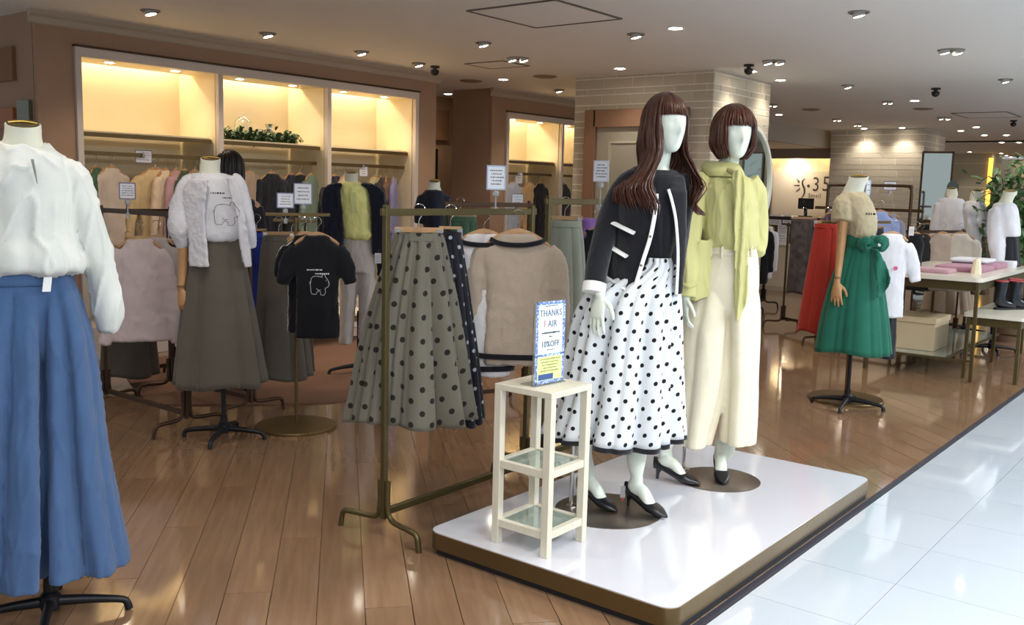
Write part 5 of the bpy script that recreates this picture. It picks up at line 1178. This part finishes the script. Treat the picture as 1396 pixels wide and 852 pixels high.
for pts_, r_ in (([P(1190, 333, -.13), P(1182, 328, -.16), P(1174, 333, -.15), P(1180, 340, -.15), P(1190, 335, -.13)], [(.01, .01), (.03, .012), (.035, .012), (.03, .012), (.01, .01)]), ([P(1190, 333, -.13), P(1198, 326, -.15), P(1207, 330, -.14), P(1202, 340, -.14), P(1190, 335, -.13)], [(.01, .01), (.03, .012), (.035, .012), (.03, .012), (.01, .01)])): bw_.tube(pts_, r_, n=12, smooth=18)
obj('bow', fuse(bw_, .006, 1, (.004, (20, 20, 20)), 3), M_GRN, t5_, smooth=180)
obj('sash', fuse(MB().sheet(G_.rows([(338, 1186, 1197, 0), (358, 1190, 1207, 0), (378, 1194, 1213, 0), (390, 1196, 1209, 0), (402, 1195, 1200, 0)]), lambda x, z: -.165-.02*math.sin(x*60), .012), .006, 2, (.004, (20, 20, 9)), 4), M_GRN, t5_, smooth=180)
# T stand behind it
H_2 = Fr(7.05, 2.37); P = H_2.p
st2 = thing('display_stand', 'bronze T-stand on round base behind the green skirt', 'clothes stand', (H_2.x, H_2.y, 0), H_2.rz)
disc_base(H_2, .27, M_BRONZE, st2); obj('pole', MB().tube([(0, 0, .018), (0, 0, 1.28)], .011, n=14), M_BRONZE, st2)
obj('crossbar', MB().bar(P(1120, 303), P(1215, 303), .014, .02), M_BRONZE, st2, bevel=.002)
K_ = Fr(7.12, 2.30); 
tw = top_px('t_shirt', 'white T-shirt with small pink dot right of the green skirt', K_, 1216, 318, .27, .62, M_TEE, 81, .25, .06, .06, 1., y=.05, wood=M_WOODD, turn=.3, wr=(.004, (9, 9, 4)))
obj('pink_dot', MB().lathe([(.016, 0), (.016, .002), (.001, .002)], (0, 0, 0), 16), mat('pink_print', 'd05a8c', .7), tw, (.02, -.075, -.25)).rotation_euler = (PI/2, 0, 0)
skirt_px('skirt', 'red gathered skirt with tie waist left of the green skirt', Fr(7.30, 2.75), [(306, 1111, 1143, .05, 0), (320, 1109, 1144, .06, 0), (380, 1098, 1142, .09, 0), (452, 1086, 1138, .12, 0)], cloth('brick_red', '9c2a1d', .8), [(7, .04, .06, 1)], n=140, wood=M_WOODD)
hang_pants(*(lambda v: (v.x, v.y, v.z))(Vector(spot(1212, 7.66)+(1.16,))), toward(7.1, 2.2), M_DK, 'black trousers hanging behind the white pink-dot T-shirt', L=.86, w=.2, legw=.12, wood=M_WOODD)
# rack with dark floral trousers
def rk(a, b_, Da, Db): return spot(a, Da), spot(b_, Db)
A2, B2 = rk(1078, 1150, 11.3, 10.6)
rack('clothes_rack', 'slim dark rack with patterned trousers before the service counter', A2, B2, 1.2, M_DBRZ, sq=.02)
M_FLO = mat('cloth_dark_floral', '4a4140', .85, var=.5, vscale=14, bump=(200, .2))
q_ = Fr(*spot(1096, 11.0)); skirt_px('trousers', 'dark mottled wide trousers left of the red skirt', q_, [(299, 1080, 1112, .07, 0), (340, 1078, 1113, .10, 0), (400, 1073, 1117, .14, 0)], M_FLO, [(6, .03, .06, 1)], n=100, lev=24, wood=M_WOODD, cat='trousers')
A2, B2 = rk(1030, 1049, 12.6, 13.2)
rack('clothes_rack', 'small dark rack half hidden by the brick column edge', A2, B2, 1.45, M_BLACK, sq=.03, fl=.2)
q_ = Fr(*spot(1041, 12.8)); top_px('jacket', 'black jacket on the small rack by the column', q_, 1040, 308, .22, .75, M_BTEE, 91, .5, .05, .02, cat='jacket', vox=.016); top_px('blouse', 'white blouse on the small rack by the column', Fr(*spot(1047, 13.1)), 1047, 308, .20, .70, M_TEE, 92, .5, .05, .02, cat='blouse', vox=.016)
# arched rack with blue shirts
A3, B3 = rk(1129, 1243, 10.2, 9.8)
rack('clothes_rack', 'tall arched brown rack with blue shirts before the far brick column', A3, B3, 1.42, M_DBRZ, sq=.03, round_=True, upper=1.62, over=.1)
q_ = Fr(*spot(1203, 9.9)); top_px('shirt', 'light blue shirt hanging on the arched rack', q_, 1200, 288, .26, .6, cloth('light_blue', '8f9fd0'), 95, .5, .06, .03, cat='shirt', vox=.015, wood=M_WOODD)
top_px('shirt', 'grey-blue shirt right of the light blue one on the arched rack', Fr(*spot(1212, 10.0)), 1212, 290, .22, .58, cloth('grey_blue', '8b8a98'), 96, .5, .05, .03, cat='shirt', vox=.015, wood=M_WOODD)
top_px('blouse', 'plum blouse at the left of the arched rack', Fr(*spot(1136, 10.1)), 1136, 290, .24, .55, cloth('plum', '4b3040'), 97, .4, .05, .02, cat='blouse', vox=.015, wood=M_WOODD)
skirt_px('skirt', 'black skirt under the arched rack behind the white T-shirt', Fr(*spot(1192, 9.5)), [(312, 1178, 1204, .06, 0), (360, 1174, 1208, .09, 0), (420, 1170, 1212, .11, 0)], M_DK, [(5, .03, .05, 1)], n=90, lev=20, wood=M_WOODD)
top_px('camisole', 'black strappy camisole at the right end of the arched rack', Fr(*spot(1250, 9.6)), 1249, 318, .16, .42, M_BTEE, 98, 0, cat='camisole', vox=.015)
# ---- service counter and logo
ct = thing('service_counter', 'pale service counter with dark top and shelf of notices', 'counter', (14.8, 6.2, 0))
obj('front_panel', MB().box((-.38, 0, .36), (.04, 2.2, .72)), mat('counter_front', 'cfc3ae', .6), ct, smooth=0)
obj('baseboard', MB().box((-.41, 0, .04), (.03, 2.2, .08)), M_MOULD, ct, smooth=0); obj('ledge', MB().box((-.36, 0, .735), (.14, 2.24, .03)), M_CREAM, ct, smooth=0, bevel=.004)
obj('cabinet', MB().box((.1, 0, .57), (.6, 2.2, 1.1)), mat('counter_wood', '6d5b3c', .5), ct, smooth=0); obj('counter_top', MB().box((.05, 0, 1.15), (.8, 2.3, .05)), mat('counter_dark', '332b2a', .35), ct, smooth=0, bevel=.004)
for i, (px0, px1, py0, py1) in enumerate(((1050, 1069, 293, 306), (1070, 1082, 293, 304), (1063, 1080, 307, 318), (1052, 1079, 319, 334))):
    a = onx(px0, py1, 14.55); b_ = onx(px1, py0, 14.55); w = a.y-b_.y; h = b_.z-a.z
    t = thing('notice', ['left notice paper on the counter, upper row', 'right notice paper on the counter, upper row', 'small notice paper in the middle row of the counter', 'wide notice paper along the counter ledge'][i], 'notice', (14.46, (a.y+b_.y)/2, a.z), -PI/2)
    obj('sheet', MB().box((0, 0, h/2), (w, .004, h)), M_PAPER, t, smooth=0); print_lines(t, -w*.4, w*.4, h*.1, h*.9, 4, -.003, M_INK, h=.012, seed=i)
pm = onx(1098, 290, 14.7); mo = thing('register_monitor', 'black register monitor standing on the service counter', 'monitor', (14.7, pm.y, 1.175), -PI/2+.2)
obj('screen', MB().box((0, 0, .21), (.24, .03, .17)), M_BLACK, mo, smooth=0, bevel=.006); obj('display', MB().box((0, -.0165, .21), (.19, .002, .12)), mat('dark_display', '2a2c30', .15), mo, smooth=0); obj('neck', MB().box((0, .01, .08), (.05, .03, .14)), M_BLACK, mo, smooth=0); obj('foot', MB().box((0, 0, .01), (.2, .15, .02)), M_BLACK, mo, smooth=0, bevel=.004)
bd = thing('logo_board', 'white wall board with line logo and S·3 lettering above the counter', 'sign', (18.99, 7.35, 0), -PI/2)
zb0, zb1 = .78, 2.0; Wd = 1.66
obj('board', MB().box((0, 0, (zb0+zb1)/2), (Wd, .04, zb1-zb0)), mat('board_white', 'f0eae4', .5), bd, smooth=0)
def bp(px, py): v = onx(px, py, 18.95); return Vector((7.35-v.y, -.026, v.z))
M_LG = mat('logo_grey', '4d4744', .5)
def cr6(x, y): return bp(1020+x/6.086, 220+y/6.086)
obj('logo_curve', MB().tube([cr6(470, 140), cr6(448, 165), cr6(450, 195), cr6(463, 225), cr6(462, 265), cr6(438, 303)], [(.006, .004), (.015, .004), (.018, .004), (.02, .004), (.014, .004), (.005, .004)], n=8, smooth=24), M_LG, bd, smooth=60)
for k, (a, b_) in enumerate((((400, 145), (425, 172)), ((375, 198), (424, 200)), ((395, 250), (425, 225)))): obj('logo_ray', MB().tube([cr6(*a), cr6(*b_)], [(.006, .004), (.014, .004)], n=6), M_LG, bd)
obj('logo_dot', MB().tube([cr6(497, 203)+Vector((0, .004, 0)), cr6(497, 203)-Vector((0, .002, 0))], .03, n=14), M_LG, bd)
p3 = cr6(556, 246); texts('logo_text', '3', .40, M_LG, bd, (p3.x, -.022, p3.z), RX, sx=.8)
p3 = cr6(640, 246); texts('logo_text', '5', .42, M_LG, bd, (p3.x, -.022, p3.z), RX, sx=.8)
p3 = cr6(545, 300); texts('logo_text', 'Small', .12, M_LG, bd, (p3.x, -.022, p3.z), RX)

# ---- round mirror on the column
mr = thing('round_mirror', 'large round mirror with white rim on the brick column', 'mirror', (9.78, 4.545, 1.63))
n = 64; rr = .62
def ringy(r, w, y0, y1): 
    G = []
    for y, q in ((y0, r-w), (y1, r-w), (y1, r+w), (y0, r+w), (y0, r-w)): G.append([(q*math.cos(a), y, q*math.sin(a)) for a in np.arange(n)*2*PI/n])
    return MB().grid(G, True)
obj('rim', ringy(rr, .022, .0, -.045), M_WHITE, mr, smooth=40)
obj('glass', MB().prism([(rr*math.cos(a), rr*math.sin(a)) for a in np.arange(n)*2*PI/n], -.004, -.02, axis='y'), mat('mirror_glass', 'dfe8e2', .03, 1.), mr, smooth=30)
# ---- tall leaning mirror
tm = onx(1277, 208, 12.6); tb_ = onz(1262, 404); 
mt = thing('tall_mirror', 'tall leaning mirror reflecting blue light beside the far brick column', 'mirror', (12.6, tm.y-.02, 0), -PI/2+.25); mt.rotation_euler = (0, 0, -PI/2+.25)
obj('mirror_frame', MB().box((-.17, .0, 1.05), (.025, .04, 2.08)).box((.17, .0, 1.05), (.025, .04, 2.08)).box((0, 0, 2.08), (.36, .04, .025)).box((0, 0, .03), (.36, .04, .025)), M_DBRZ, mt, smooth=0)
obj('mirror_face', MB().box((0, .0, 1.05), (.33, .02, 2.06)), mat('mirror_glass', 'dfe8e2', .03, 1.), mt, smooth=0)

# ---- table with folded clothes
TX0, TX1, TY0, TY1 = 8.50, 10.55, 1.83, 2.72; tcx, tcy = (TX0+TX1)/2, (TY0+TY1)/2; ax, ay = (TX1-TX0)/2, (TY1-TY0)/2; TZ = .87
tt = thing('display_table', 'white-topped brass table with pink folded clothes beside the aisle', 'table', (tcx, tcy, 0))
M_TOP = mat('table_top_cream', 'd9d4c4', .3, coat=.3)
obj('table_top', MB().prism(rrect(-ax-.02, ax+.02, -ay-.02, ay+.02, .05), TZ-.035, TZ), M_TOP, tt, smooth=30)
for ix in (-1, 1):
    for iy in (-1, 1): obj('leg', MB().bar((ix*(ax-.02), iy*(ay-.02), TZ-.035), (ix*(ax-.01), iy*(ay-.01), 0), .028, .028), M_OLIVE, tt, bevel=.002)
for iy in (-1, 1): obj('apron', MB().box((0, iy*(ay-.03), TZ-.075), (2*ax-.06, .02, .075)), M_OLIVE, tt, smooth=0)
for ix in (-1, 1): obj('apron', MB().box((ix*(ax-.03), 0, TZ-.075), (.02, 2*ay-.06, .075)), M_OLIVE, tt, smooth=0)
for iy in (1,): obj('lower_rail', MB().box((0, iy*(ay-.02), .17), (2*ax-.04, .018, .018)), M_OLIVE, tt, smooth=0)
for ix in (-1, 1): obj('lower_rail', MB().box((ix*(ax-.02), 0, .17), (.018, 2*ay-.04, .018)), M_OLIVE, tt, smooth=0)
obj('lower_rail', MB().box((0, -ay+.22, .17), (2*ax-.04, .018, .018)), M_OLIVE, tt, smooth=0)
obj('lower_shelf', MB().box((0, .10, .176), (2*ax-.06, 2*ay-.26, .008)), gl, tt, smooth=0)
bxo = thing('storage_box', 'cream lidded storage box under the table beside the green skirt', 'box', (8.98, 2.42, .181))
obj('box_body', MB().box((0, 0, .12), (.46, .42, .24)), mat('box_cream', 'bfae8e', .7, bump=(300, .1)), bxo, smooth=0, bevel=.004); obj('lid', MB().box((0, 0, .265), (.48, .44, .05)), mat('lid_cream', 'c4b392', .7), bxo, smooth=0, bevel=.004)
M_PINK = cloth('mauve_pink', 'a8798c', .85)
def on_table(px0, px1, py, Y): a = ony(px0, py, Y).x; b_ = ony(px1, py, Y).x; return a, b_
folded(9.35, 2.15, TZ, .55, .42, .045, M_PINK, 'mauve folded sweater at the front of the table')
folded(9.9, 2.15, TZ, .52, .42, .05, M_PINK, 'mauve folded sweater at the middle of the table, under the white one')
folded(9.85, 2.2, TZ+.055, .45, .34, .03, M_TEE, 'white folded top lying on the mauve sweaters')
folded(8.85, 2.3, TZ, .30, .36, .035, cloth('dusty_stripe', 'b8919a'), 'dusty pink folded top at the left end of the table')
folded(10.25, 2.05, TZ, .18, .3, .06, M_TEE, 'white rolled sleeve garment at the far end of the table')
ob = thing('card_holder', 'small cream tapered block standing on the table', 'ornament', (9.02, 1.98, TZ)); obj('block', MB().lathe([(.045, 0), (.040, .05), (.028, .12), (.02, .13), (.001, .13)], n=8), M_CREAM, ob, smooth=0); obj('slot', MB().box((0, 0, .131), (.03, .004, .004)), M_DBRZ, ob, smooth=0)
# low table behind
lt = thing('low_table', 'small low side table behind the storage box', 'table', (10.1, 3.35, 0)); obj('top', MB().box((0, 0, .55), (.8, .6, .03)), M_TOP, lt, smooth=0)
for ix in (-1, 1):
    for iy in (-1, 1): obj('leg', MB().box((ix*.37, iy*.27, .268), (.025, .025, .535)), M_OLIVE, lt, smooth=0)
# stool with boots
SX0, SX1, SY0, SY1 = 8.66, 9.75, 1.52, 1.95; scx, scy = (SX0+SX1)/2, (SY0+SY1)/2; SZ = .56
so = thing('display_stool', 'low white-topped brass stool carrying black rain boots', 'stool', (scx, scy, 0)); ex, ey = (SX1-SX0)/2, (SY1-SY0)/2
obj('stool_top', MB().prism(rrect(-ex-.02, ex+.02, -ey-.02, ey+.02, .03), SZ-.03, SZ), M_TOP, so, smooth=30)
for ix in (-1, 1):
    for iy in (-1, 1): obj('leg', MB().bar((ix*(ex-.02), iy*(ey-.02), SZ-.03), (ix*(ex-.015), iy*(ey-.015), 0), .028, .028), M_OLIVE, so, bevel=.002)
for iy in (-1, 1): obj('apron', MB().box((0, iy*(ey-.02), SZ-.065), (2*ex-.04, .018, .07)), M_OLIVE, so, smooth=0)
for ix in (-1, 1): obj('apron', MB().box((ix*(ex-.02), 0, SZ-.065), (.018, 2*ey-.04, .07)), M_OLIVE, so, smooth=0)
def boot(x, y, rz, label):
    t = thing('rain_boot', label, 'boot', (x, y, SZ), rz, None)
    mb = MB().tube([(0, 0, .25), (0, 0, .20), (0, .005, .13), (0, .0, .075), (0, -.04, .05), (0, -.10, .040), (0, -.165, .032)], [(.056, .052), (.054, .050), (.046, .048), (.046, .052), (.044, .042), (.043, .036), (.034, .026)], n=20, smooth=26, round_=False, up=(1, 0, 0))
    obj('upper', fuse(mb, .007, 2), mat('rubber_black', '1b1f26', .25), t, smooth=180)
    obj('sole', MB().prism([(p*.044*(1+.12*math.sin(a)), -.075+q*.13) for p, q, a in [(math.cos(a), math.sin(a), a) for a in np.arange(24)*2*PI/24]], 0, .018), mat('sole_black', '101216', .5), t, smooth=40)
    obj('collar', MB().tube([(.055*math.cos(a), .051*math.sin(a), .25) for a in np.linspace(0, 2*PI, 25)], .006, n=8), mat('boot_red', 'a23a3c', .5), t)
boot(9.17, 1.80, 1.0, 'nearest black rain boot with red collar on the stool'); boot(9.31, 1.71, 1.0, 'second black rain boot with red collar on the stool'); boot(9.52, 1.76, 1.0, 'third black rain boot from the near end of the stool'); boot(9.64, 1.65, 1.0, 'farthest black rain boot on the stool')

# ---- white garments behind the table
rack('clothes_rack', 'thin bronze rack with pale tops behind the table', spot(1243, 10.6), spot(1318, 11.2), 1.20, M_DBRZ, sq=.018)
for i, (px, col, lb) in enumerate(((1285, 'b8a89c', 'dusty beige blouse'), (1310, 'd8d0c6', 'cream blouse'), (1256, '2a2a2c', 'black patterned blouse'))):
    q_ = Fr(*spot(px, 10.9)); top_px('blouse', lb+' on the thin rack behind the table', q_, px, 318, .3, .6, cloth('far_'+col, col), 110+i, .5, .06, .04, cat='blouse', vox=.016, wood=M_WOODD)
skirt_px('skirt', 'long beige skirt hem under the thin rack behind the table', Fr(*spot(1290, 11.4)), [(345, 1268, 1316, .1, 0), (390, 1262, 1320, .16, 0), (425, 1256, 1324, .18, 0)], cloth('sand_chiffon', 'a89683'), [(9, .03, .06, 1)], n=140, lev=24, nohang=False, wood=M_WOODD)
def form(label, px, D, neck, rows, sleeves, m, skirt=None, ms=None, zb=0, a0=.3, arms=None):
    fr = Fr(*spot(px, D)); t = bust(label, fr, neck, [(r[0], r[1]+3, r[2]-3, r[3]*.8) for r in rows])
    star_base(M_BLACK, t, R=.24, pole=.75, n=4, a0=a0); c = MB().drape(fr.rows(rows), 40, 18, [(5, 0, .03, 1)], top=True, bot=True)
    for s in sleeves: c.tube([fr.p(*q[:3]) for q in s], [q[3] for q in s], n=16, smooth=16)
    obj('blouse', fuse(c, .014, 2, (.006, (6, 6, 1.4)), int(px)), m, t, smooth=180)
    if skirt: obj('skirt', MB().drape(fr.rows(skirt), 90, 24, [(7, .02, .05, 1)]), ms, t, smooth=180, solid=.004)
    if arms:
        b = MB(); w = fr.p(*arms); hand(b, w, (.0, -.1, -1), (.9, -.3, 0), .3, .17, (.4, .8, 0)); b.tube([w+Vector((0, 0, .10)), w], [.026, .021], n=12); obj('wooden_hand', fuse(b, .006, 1), M_WOODHAND, t, smooth=180)
    return t
form('dress form in white lace blouse beside the tall mirror', 1298, 12.2, [(258, 1290, 1305, .05), (266, 1288, 1306, .05)], [(270, 1286, 1308, .08, 0), (276, 1279, 1316, .10, 0), (310, 1278, 1320, .13, 0), (345, 1276, 1322, .13, 0)], [[(1283, 278, 0, .07), (1276, 310, 0, .07), (1274, 340, 0, .05)], [(1312, 278, 0, .06), (1318, 310, 0, .06), (1320, 345, 0, .045)]], M_LACE, [(340, 1280, 1318, .12, 0), (400, 1272, 1326, .2, 0), (425, 1270, 1328, .2, 0)], cloth('sand_chiffon', 'a89683'))
form('dress form in white puff-sleeve blouse and brown skirt before the plant side', 1330, 11.8, [(261, 1324, 1341, .05), (270, 1321, 1339, .05)], [(274, 1318, 1342, .08, 0), (282, 1313, 1344, .11, 0), (312, 1314, 1348, .14, 0), (322, 1316, 1344, .12, 0)], [[(1320, 284, -.05, .06), (1326, 310, -.12, .075), (1330, 345, -.14, .06), (1332, 360, -.14, .035)], [(1340, 284, 0, .06), (1346, 300, 0, .08), (1349, 312, 0, .05)]], M_TEE, [(320, 1317, 1341, .11, 0), (350, 1316, 1344, .14, 0), (400, 1312, 1348, .18, 0)], cloth('brown_skirt', '5d4632'), arms=(1332, 362, -.14))
form('dress form in white cropped sweater and black trousers at the right edge', 1370, 10.6, [(262, 1367, 1387, .05), (271, 1364, 1382, .05)], [(277, 1357, 1384, .08, 0), (286, 1352, 1388, .12, 0), (310, 1356, 1391, .15, 0), (322, 1360, 1391, .15, 0)], [[(1360, 286, -.04, .08), (1358, 315, -.08, .085), (1360, 345, -.1, .07), (1361, 360, -.1, .05)], [(1378, 286, .08, .05), (1382, 310, .1, .05)]], M_TEE, [(320, 1364, 1388, .10, 0), (350, 1364, 1390, .12, 0), (430, 1358, 1394, .15, 0)], M_DK)
# mirror ornament behind the lace blouse
q_ = Fr(*spot(1299, 12.6)); v = q_.p(1299, 254); rmm = thing('round_table_mirror', 'small round mirror on a post behind the lace blouse', 'mirror', (q_.x, q_.y, 0), q_.rz)
obj('post', MB().tube([(v.x, 0, .01), (v.x, 0, v.z)], .008, n=8).lathe([(.12, 0), (.12, .01), (.01, .015)], (v.x, 0, 0), 20), M_BLACK, rmm); rim = obj('disc', MB().prism([(v.x+.065*math.cos(a), v.z-.02+.09*math.sin(a)) for a in np.arange(32)*2*PI/32], -.03, -.015, axis='y'), mat('teal_glass', '5c6460', .1, .6), rmm, smooth=30)
# orange light bar by the third column
ol = onx(1348, 252, 27.6); lb_ = obj('light_bar', MB().box((0, 0, 0), (.06, .10, 1.45)), mat('amber_glow', 'ffc050', .5, emit=1.6), loc=(27.665, ol.y+.01, 1.9), smooth=0, label='upright amber light bar at the edge of the farthest column', cat='light bar')
# potted plant
pp = Fr(*spot(1392, 11.6)); tp = thing('potted_plant', 'tall leafy green potted plant at the right edge', 'plant', (pp.x, pp.y, 0), pp.rz)
obj('pot', MB().lathe([(.16, 0), (.20, .32), (.215, .34), (.20, .34), (.18, .3), (.001, .3)], n=28), mat('pot_brown', '6a5140', .7), tp, smooth=40)
g = random.Random(5); tips = []
for i in range(7):
    a = g.uniform(0, 6.28); P0 = [(0, 0, .3), (.05*math.cos(a), .05*math.sin(a), .9), (.13*math.cos(a), .13*math.sin(a), 1.3), (.26*math.cos(a), .26*math.sin(a), g.uniform(1.55, 1.8))]
    obj('branch', MB().tube(P0, [.012, .010, .007, .004], n=7, smooth=12), mat('branch_brown', '54402c', .7), tp); tips += [tuple(x) for x in catmull(P0, 14)[5:]]
foliage('leaves', tp, M_LEAF, tips, 900, (.12, .12, .10), .11, .024, 8)

# ================================================================== ceiling lights
warm = LIGHT_WARM; 
GA = 'small flush downlights over the back of the shop'
for px, py, lb, w in ((921, 38, 'flush round downlight directly above the bob wig', 1.), (845, 93, 'flush downlight in front of the copper door frame', .8), (1024, 97, 'flush downlight just before the brick column side', .8), (1064, 109, 'flush downlight right of the brick column corner', .6), (1062, 156, 'flush downlight close to the bulkhead', .5), (686, 108, 'flush downlight before the beige passage', .7),
    (1178, 175, 'left flush downlight washing the far brick column', 1.), (1230, 174, 'right flush downlight washing the far brick column', 1.), (1247, 137, 'lone flush downlight beside the round vent', .5)):
    flush(px, py, lb, w=w, col=LIGHT_NEUT)
for px, py in ((1310, 178), (1331, 173), (1372, 184), (1366, 194), (1389, 194), (1342, 184)):
    flush(px, py, 'one of the small flush downlights in the far right ceiling', w=.6, group='far right ceiling downlights')
for px, py in ((1365, 209), (1372, 212), (1378, 214), (1322, 207)): flush(px, py, 'one of the tiny distant downlights above the last column', w=0 if px != 1322 else .8, group='distant downlights by the last column')
for px, py, lb, n, w in ((867, 46, 'tilted ceiling spotlight above the long-haired wig', 1, 1.), (1171, 16, 'large tilted spotlight near the top of the view', 1, 1.), (1297, 68, 'twin-head ceiling spotlight at the upper right', 2, .8), (1371, 108, 'tilted spotlight at the right edge of the view', 1, .8), (1156, 116, 'bright spotlight above the green skirt figure', 1, 1.), (1055, 83, 'twin-head spotlight beside the ceiling camera', 2, .6),
    (659, 58, 'tilted spotlight left of the large ceiling hatch', 1, 1.), (571, 86, 'tilted spotlight before the end of the alcove wall', 1, .8), (493, 70, 'tilted spotlight above the third alcove', 1, .9), (365, 45, 'tilted spotlight above the second alcove', 1, .9), (205, 14, 'tilted spotlight above the first alcove', 1, .9), (706, 79, 'bright twin-head spotlight between the two ceiling hatches', 2, .9), (762, 122, 'spotlight beside the brick column top', 1, .6), (1288, 160, 'bright twin-head spotlight at the far hatch', 2, .8), (8, 66, 'spotlight beyond the left wall corner', 1, .4)):
    gimbal(px, py, lb, n, w=w, col=warm if px < 600 else LIGHT_NEUT)
for k, (px, py) in enumerate(((1053, 142), (1141, 162), (1169, 169), (1210, 138))): gimbal(px, py, ('leftmost', 'second', 'third', 'rightmost')[k]+' of the four small twin spots before the service counter', 2, r=.03, w=.35, group='small twin spots before the counter')
dark_fit(1021, 88, 'chrome-black ceiling camera before the brick column', 'camera'); dark_fit(1276, 120, 'black ceiling camera above the table', 'camera'); dark_fit(593, 90, 'black ceiling camera at the end of the alcove wall', 'camera'); dark_fit(1382, 164, 'black ceiling camera at the far right hatch', 'camera')
dark_fit(743, 104, 'brown round ceiling vent beside the brick column', 'vent'); dark_fit(642, 110, 'brown round ceiling vent at the passage', 'vent'); dark_fit(1259, 148, 'grey round ceiling vent before the far brick column', 'vent'); dark_fit(1105, 149, 'grey round ceiling vent near the bulkhead', 'vent')
for k, (px, py) in enumerate(((149, 91), (239, 103), (327, 115), (399, 125), (468, 135), (524, 143))):
    x = ony(px, py, Yw+.15).x; flush(0, 0, ['left', 'right'][k % 2]+' downlight in the top of the '+['first', 'second', 'third'][k//2]+' alcove', r=.045, w=.18, zc=OT-.001, pos=Vector((x, Yw+.15, OT)), col=warm)
for k, (px, py) in enumerate(((699, 166), (736, 171), (773, 176))):
    x = ony(px, py, Yw2+.15).x; flush(0, 0, ['first', 'second', 'third'][k]+' downlight in the top of the back alcove', r=.045, w=.18, zc=2.409, pos=Vector((x, Yw2+.15, 2.41)), col=warm)
v = onz(1085, 205, 2.42); flush(0, 0, 'downlight in the lowered ceiling above the logo board', w=.5, zc=2.419, pos=v)
v = onz(602, 140, ZC); flush(0, 0, 'downlight inside the beige passage', w=.25, pos=Vector((9.75, 8.9, ZC)), col=warm)
# more spots of the same grid above and behind the entrance, outside the frame
k = 0
for x, y in ((1.2, 1.2), (2.6, .9), (2.2, 2.6), (3.8, 1.2), (.9, 3.4), (1.2, 5.4), (2.6, 4.2)):
    t = thing('spotlight', 'ceiling spotlight above the entrance, outside the photographed view', 'spotlight', (x, y, ZC), 0, 'entrance ceiling spotlights')
    keep('trim_ring', LIT['gring%g' % (.045*1.6)], M_WHITE, t); keep('lens', LIT['glens0.045'], M_LAMP, t, (0, 0, -.005)); lamp_light(t, -.05, SPOT_W, LIGHT_NEUT)

# dark pieces between the sage skirt and the black cardigan
top_px('blouse', 'black sleeveless top on the rack just left of the black cardigan', Fr(4.45, 2.93), 815, 312, .20, .50, M_BTEE, 131, 0, cat='blouse', y=0)
top_px('camisole', 'small lilac top peeking out above the black sleeveless top', Fr(4.62, 2.96), 806, 297, .14, .30, cloth('lilac', '8a63a8'), 132, 0, cat='camisole', hang=False)
def hang_tag(px, py, D, label, w=9, h=14):
    fr = Fr(*spot(px, D)); a = fr.p(px-w/2, py+h); b_ = fr.p(px+w/2, py); c_ = fr.p(px, py)
    t = thing('hang_tag', label, 'tag', (fr.x, fr.y, c_.z), fr.rz); H = b_.z-a.z; W = b_.x-a.x
    obj('paper', MB().box((0, 0, -H/2), (W, .002, H)), M_PAPER, t, smooth=0, bevel=.0008); obj('string', MB().tube([(0, 0, -.004), (.004, 0, .03)], .0012, n=5), M_INK, t); print_lines(t, -W*.35, W*.35, -H*.9, -H*.2, 4, -.0018, M_INK, h=.004, seed=int(px))
hang_tag(516, 345, 7.45, 'white hang tag on the navy jacket cuff')
hang_tag(1247, 309, 9.56, 'white hang tag in front of the black camisole', 8, 12)

bpy.data.scenes.remove(TMP)
